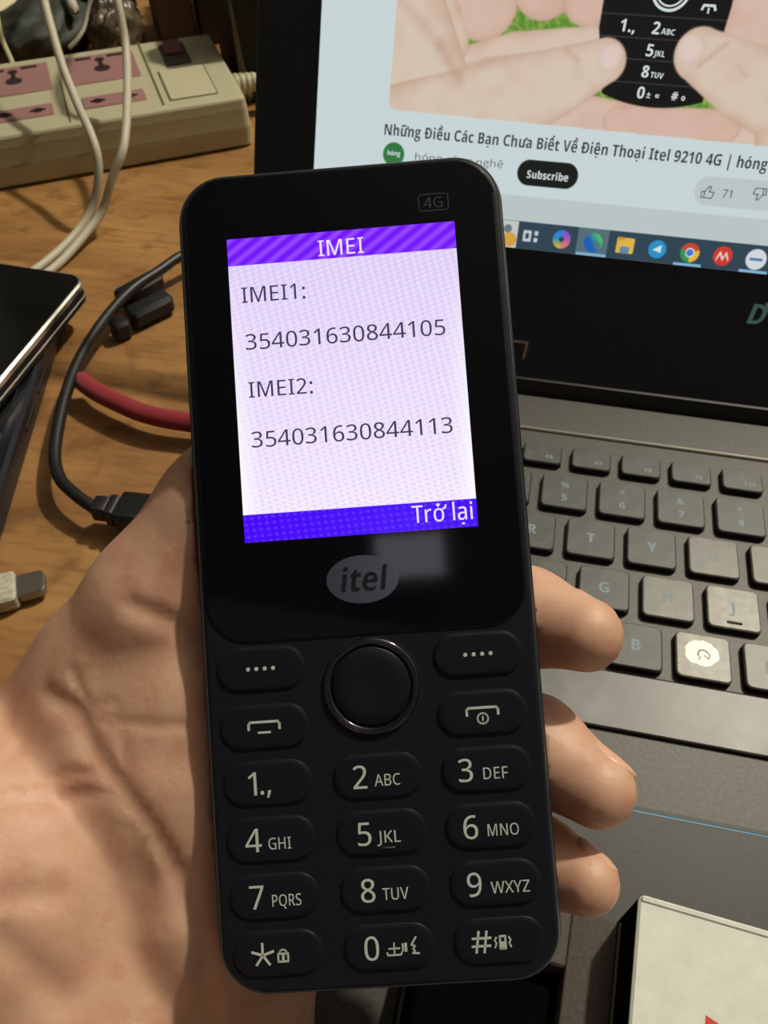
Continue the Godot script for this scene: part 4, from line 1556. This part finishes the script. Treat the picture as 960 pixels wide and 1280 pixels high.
# ---------------------------------------------------------------- tablets at the left edge
func make_tablets() -> void:
	var flat := Basis(Vector3.RIGHT, -PI / 2)
	# lower: a thick dark blue-black slab
	var r1 := Basis(Vector3.UP, atan2(36.0, 130.0))
	var o := thing("dark_tablet", "thick dark navy tablet lying on the desk under the silver-edged one", "tablet", V(-262.1, 0, -120.1), r1)
	var b := Build.new()
	b.slab(150, 220, 8, [Vector2(1.5, 0), Vector2(0, 1.5), Vector2(0, 10.5), Vector2(1.5, 12)], Transform3D(flat, V(-73, 0, 108)), 6)
	part(o, "body", b, mats["navy plastic"])
	b = Build.new()
	b.slab(140, 210, 5, [Vector2(0, 11.9), Vector2(0, 12.3), Vector2(0.3, 12.5)], Transform3D(flat, V(-73, 0, 108)), 5)
	part(o, "glass", b, mats["black glass"])
	for k in 2:
		b = Build.new()
		b.box(V(2.0, 6, 60 + k * 22), V(0.8, 2.0, 14), 0.3)
		part(o, "side_button", b, mats["black plastic"])
	# upper: black glass with a bright metal edge
	var r2 := Basis(Vector3.UP, atan2(-3.0, 66.0))
	var p := thing("silver_edged_tablet", "black glass tablet with a bright silver edge on top of the navy one", "tablet", V(-242.5, 12.6, -115.5), r2)
	b = Build.new()
	b.slab(119, 189, 7.5, [Vector2(1.2, 0), Vector2(0, 1.2), Vector2(0, 7.2)], Transform3D(flat, V(-60, 0, 95)), 7)
	part(p, "back_shell", b, mats["black plastic"])
	b = Build.new()
	b.slab(120, 190, 8, [Vector2(0.6, 7.0), Vector2(0, 7.5), Vector2(0, 9.6), Vector2(0.9, 10.2)], Transform3D(flat, V(-60, 0, 95)), 7)
	part(p, "metal_edge", b, mats["chrome edge"])
	b = Build.new()
	b.slab(119.4, 189.4, 7.6, [Vector2(0.2, 3.0), Vector2(0, 3.2), Vector2(0, 3.7), Vector2(0.2, 3.9)], Transform3D(flat, V(-60, 0, 95)), 7)
	part(p, "metal_line", b, mats["chrome edge"])
	b = Build.new()
	b.slab(117.8, 187.8, 7, [Vector2(0, 10.0), Vector2(0, 10.3), Vector2(0.4, 10.5)], Transform3D(flat, V(-60, 0, 95)), 7)
	part(p, "glass", b, mats["black glass"])


# ---------------------------------------------------------------- carton and its tray
func make_boxes() -> void:
	var flat := Basis(Vector3.RIGHT, -PI / 2)
	var turn := Basis(Vector3.UP, -0.075)
	var o := thing("white_carton", "white carton with black sides and red print lying on the palm rest", "box", V(-9.8, DECK + 1.5, 104.0), turn)
	var b := Build.new()
	b.slab(92, 120, 1.2, [Vector2(0.3, 0), Vector2(0, 0.4), Vector2(0, 27.6)], Transform3D(flat, V(46, 0, 60)), 3)
	part(o, "side", b, mats["black card"])
	b = Build.new()
	b.slab(92, 120, 1.4, [Vector2(0, 27.6), Vector2(0, 28.3), Vector2(0.5, 28.8)], Transform3D(flat, V(46, 0, 60)), 4)
	part(o, "top", b, mats["white card"])
	b = Build.new()
	b.box(V(46, 28.9, 0.9), V(91, 0.5, 1.1), 0.2)
	part(o, "folded_edge", b, mats["white card"])
	b = Build.new()
	b.loft([PackedVector3Array([V(13.6, -18.2, 0), V(20.5, -20.6, 0), V(19.8, -34, 0), V(12.6, -34, 0)]), PackedVector3Array([V(13.6, -18.2, 0.06), V(20.5, -20.6, 0.06), V(19.8, -34, 0.06), V(12.6, -34, 0.06)])], true, true, false)
	part(o, "red_mark", b, mats["red print"], V(0, 28.8, 0), flat)

	var t := thing("carton_tray", "open dark grey-brown carton tray with a black well beside the white carton", "box", V(-31, DECK + 1.4, 104.5), turn)
	var H := 12.5
	b = Build.new()
	b.box(V(0, 0.7, 46), V(41.5, 1.4, 92), 0.3)
	part(t, "bottom", b, mats["black card"])
	b = Build.new()
	b.box(V(15.6, H / 2, 46), V(10.0, H, 92), 0.5)
	part(t, "right_rim", b, mats["grey card"])
	b = Build.new()
	b.box(V(-5, H / 2, 6.0), V(31.2, H, 12.0), 0.5)
	part(t, "back_rim", b, mats["grey card"])
	b = Build.new()
	b.box(V(-19.8, H / 2, 52), V(1.6, H, 80), 0.4)
	part(t, "left_wall", b, mats["black card"])
	b = Build.new()
	b.box(V(-5, H / 2, 91), V(31.2, H, 1.6), 0.4)
	part(t, "front_wall", b, mats["black card"])
	for k in 2:
		b = Build.new()
		b.box(V(20.9 + k * 0.9, H + 0.2 - k * 0.4, 46), V(0.5, 1.2, 92), 0.15)
		part(t, "card_lip", b, mats["card edge"])
	b = Build.new()
	b.slab(29, 74, 2, [Vector2(0.5, 1.4), Vector2(0, 2.0), Vector2(0, 6.0), Vector2(0.8, 6.6)], Transform3D(flat, V(-4.5, 0, 51)), 4)
	part(t, "black_insert", b, mats["black card"])


# ---------------------------------------------------------------- things behind the power strip
func make_clutter() -> void:
		# cream board lying at the top left
	var o := thing("cream_board", "cream-coloured wooden board lying at the far left of the desk", "board", V(-458, 0, -470), Basis(Vector3.UP, -0.06))
	var b := Build.new()
	b.box(V(0, 9, 0), V(22, 18, 200), 1.5)
	part(o, "board", b, mats["cream board"])
	b = Build.new()
	b.box(V(12.6, 6, 0), V(3, 12, 200), 1.0)
	part(o, "edge_strip", b, mats["black plastic"])
	# crumpled bags
	blob("dark_bag", "dark green-black plastic bag lying behind the left end of the power strip", "bag", V(-412, 0, -402), V(30, 17, 40), 0.2, mats["bag black"], 51)
	blob("brown_bag", "small crumpled shiny brown plastic bag behind the middle of the power strip", "bag", V(-357, 0, -402), V(14, 19, 22), 0.4, mats["brown film"], 52)
	blob("black_pouch", "soft black pouch between the dark bag and the shiny brown bag", "pouch", V(-392, 0, -452), V(24, 20, 24), 0.18, mats["dark box"], 53)
	# boxes behind the strip
	o = thing("brown_carton", "small plain brown carton standing behind the power strip", "box", V(-332, 0, -442), Basis(Vector3.UP, 0.55))
	b = Build.new()
	b.box(V(0, 30, 0), V(26, 60, 40), 1.5)
	part(o, "carton", b, mats["strap cloth"])
	b = Build.new()
	b.box(V(0, 60.3, 0), V(25.4, 0.6, 8), 0.2)
	part(o, "tape", b, mats["groove"])
	o = thing("olive_box", "dark olive cardboard box behind the switch end of the power strip", "box", V(-303, 0, -452), Basis(Vector3.UP, 0.5))
	b = Build.new()
	b.box(V(0, 37, 0), V(26, 74, 50), 1.5)
	part(o, "carton", b, mats["olive box"])
	b = Build.new()
	b.box(V(0, 74.3, 0), V(25.4, 0.6, 12), 0.2)
	part(o, "tape", b, mats["groove"])
	for q in [["narrow black box standing right of the dark olive box", V(-288, 0, -498), V(26, 110, 50), 0.45], ["wide black box close behind the red switch end of the power strip", V(-236, 0, -388), V(66, 95, 74), 0.551]]:
		o = thing("black_box", q[0], "box", q[1], Basis(Vector3.UP, q[3]), "black boxes behind the strip")
		b = Build.new()
		b.box(V(0, q[2].y / 2, 0), q[2], 2.0)
		part(o, "carton", b, mats["dark box"])
		b = Build.new()
		b.box(V(0, q[2].y - 7, 0), V(q[2].x + 1, 16, q[2].z + 1), 2.0)
		part(o, "lid", b, mats["dark box"])
	# worn strap hanging between box and lid
	b = Build.new()
	b.tube([V(-243, 4.5, -341), V(-245, 22, -344), V(-246, 50, -346), V(-248, 84, -348), V(-250, 101, -352), V(-258, 103, -366)], 5.5, 12, 6, 0.55)
	var s := part(self, numbered("cloth_strap"), b, mats["strap cloth"])
	s.set_meta("label", "worn brown cloth strap hanging over the front of the wide black box")
	s.set_meta("category", "strap")
	# cream lead with a stubby plug, and thin leads
	o = thing("cream_lead", "short cream lead with a stubby yellow tip reaching over the black pouch", "cable", V(-392, 0, -420))
	b = Build.new()
	b.tube([V(-36, 3, -60), V(-22, 34, -50), V(-8, 40, -20), V(2, 33, 12)], 2.4, 10, 5)
	part(o, "lead", b, mats["cream cable"])
	b = Build.new()
	b.tube([V(2, 33, 12), V(12, 28, 26)], 3.4, 10, 2)
	part(o, "tip", b, mats["white cable"])
	b = Build.new()
	b.tube([V(-428, 36, -380), V(-404, 30, -340), V(-390, 22, -322), V(-384, 24, -312)], 1.6, 10, 6)
	var c := part(self, numbered("cream_cable"), b, mats["cream cable"])
	c.set_meta("label", "thin cream cable reaching down onto the power strip's far left end")
	c.set_meta("category", "cable")
	b = Build.new()
	b.tube([V(-352, 30, -330), V(-350, 34, -348), V(-352, 44, -372), V(-356, 46, -420)], 1.3, 8, 6)
	c = part(self, numbered("grey_cable"), b, mats["white cable"])
	c.set_meta("label", "very thin grey cable leading back over the shiny brown bag")
	c.set_meta("category", "cable")


func blob(called: String, label: String, category: String, at: Vector3, size: Vector3, rough: float, m: Material, sd: int) -> void:
	var n := noise(0.9, 4, FastNoiseLite.TYPE_SIMPLEX, sd)
	n.fractal_type = FastNoiseLite.FRACTAL_RIDGED
	var b := Build.new()
	var rings := []
	for i in 25:
		var t := PI * (i / 24.0)
		var ring := PackedVector3Array()
		for k in 40:
			var a := TAU * k / 40.0
			var p := V(sin(t) * cos(a), cos(t), sin(t) * sin(a))
			var r := 1.0 + rough * n.get_noise_3d(p.x * 1.4, p.y * 1.4, p.z * 1.4)
			var q := p * r * size
			q.y = maxf(q.y + size.y * 0.72, 0.4 + 0.3 * absf(p.x))
			ring.append(q)
		rings.append(ring)
	b.loft(rings)
	var o := part(self, numbered(called), b, m, at)
	o.set_meta("label", label)
	o.set_meta("category", category)
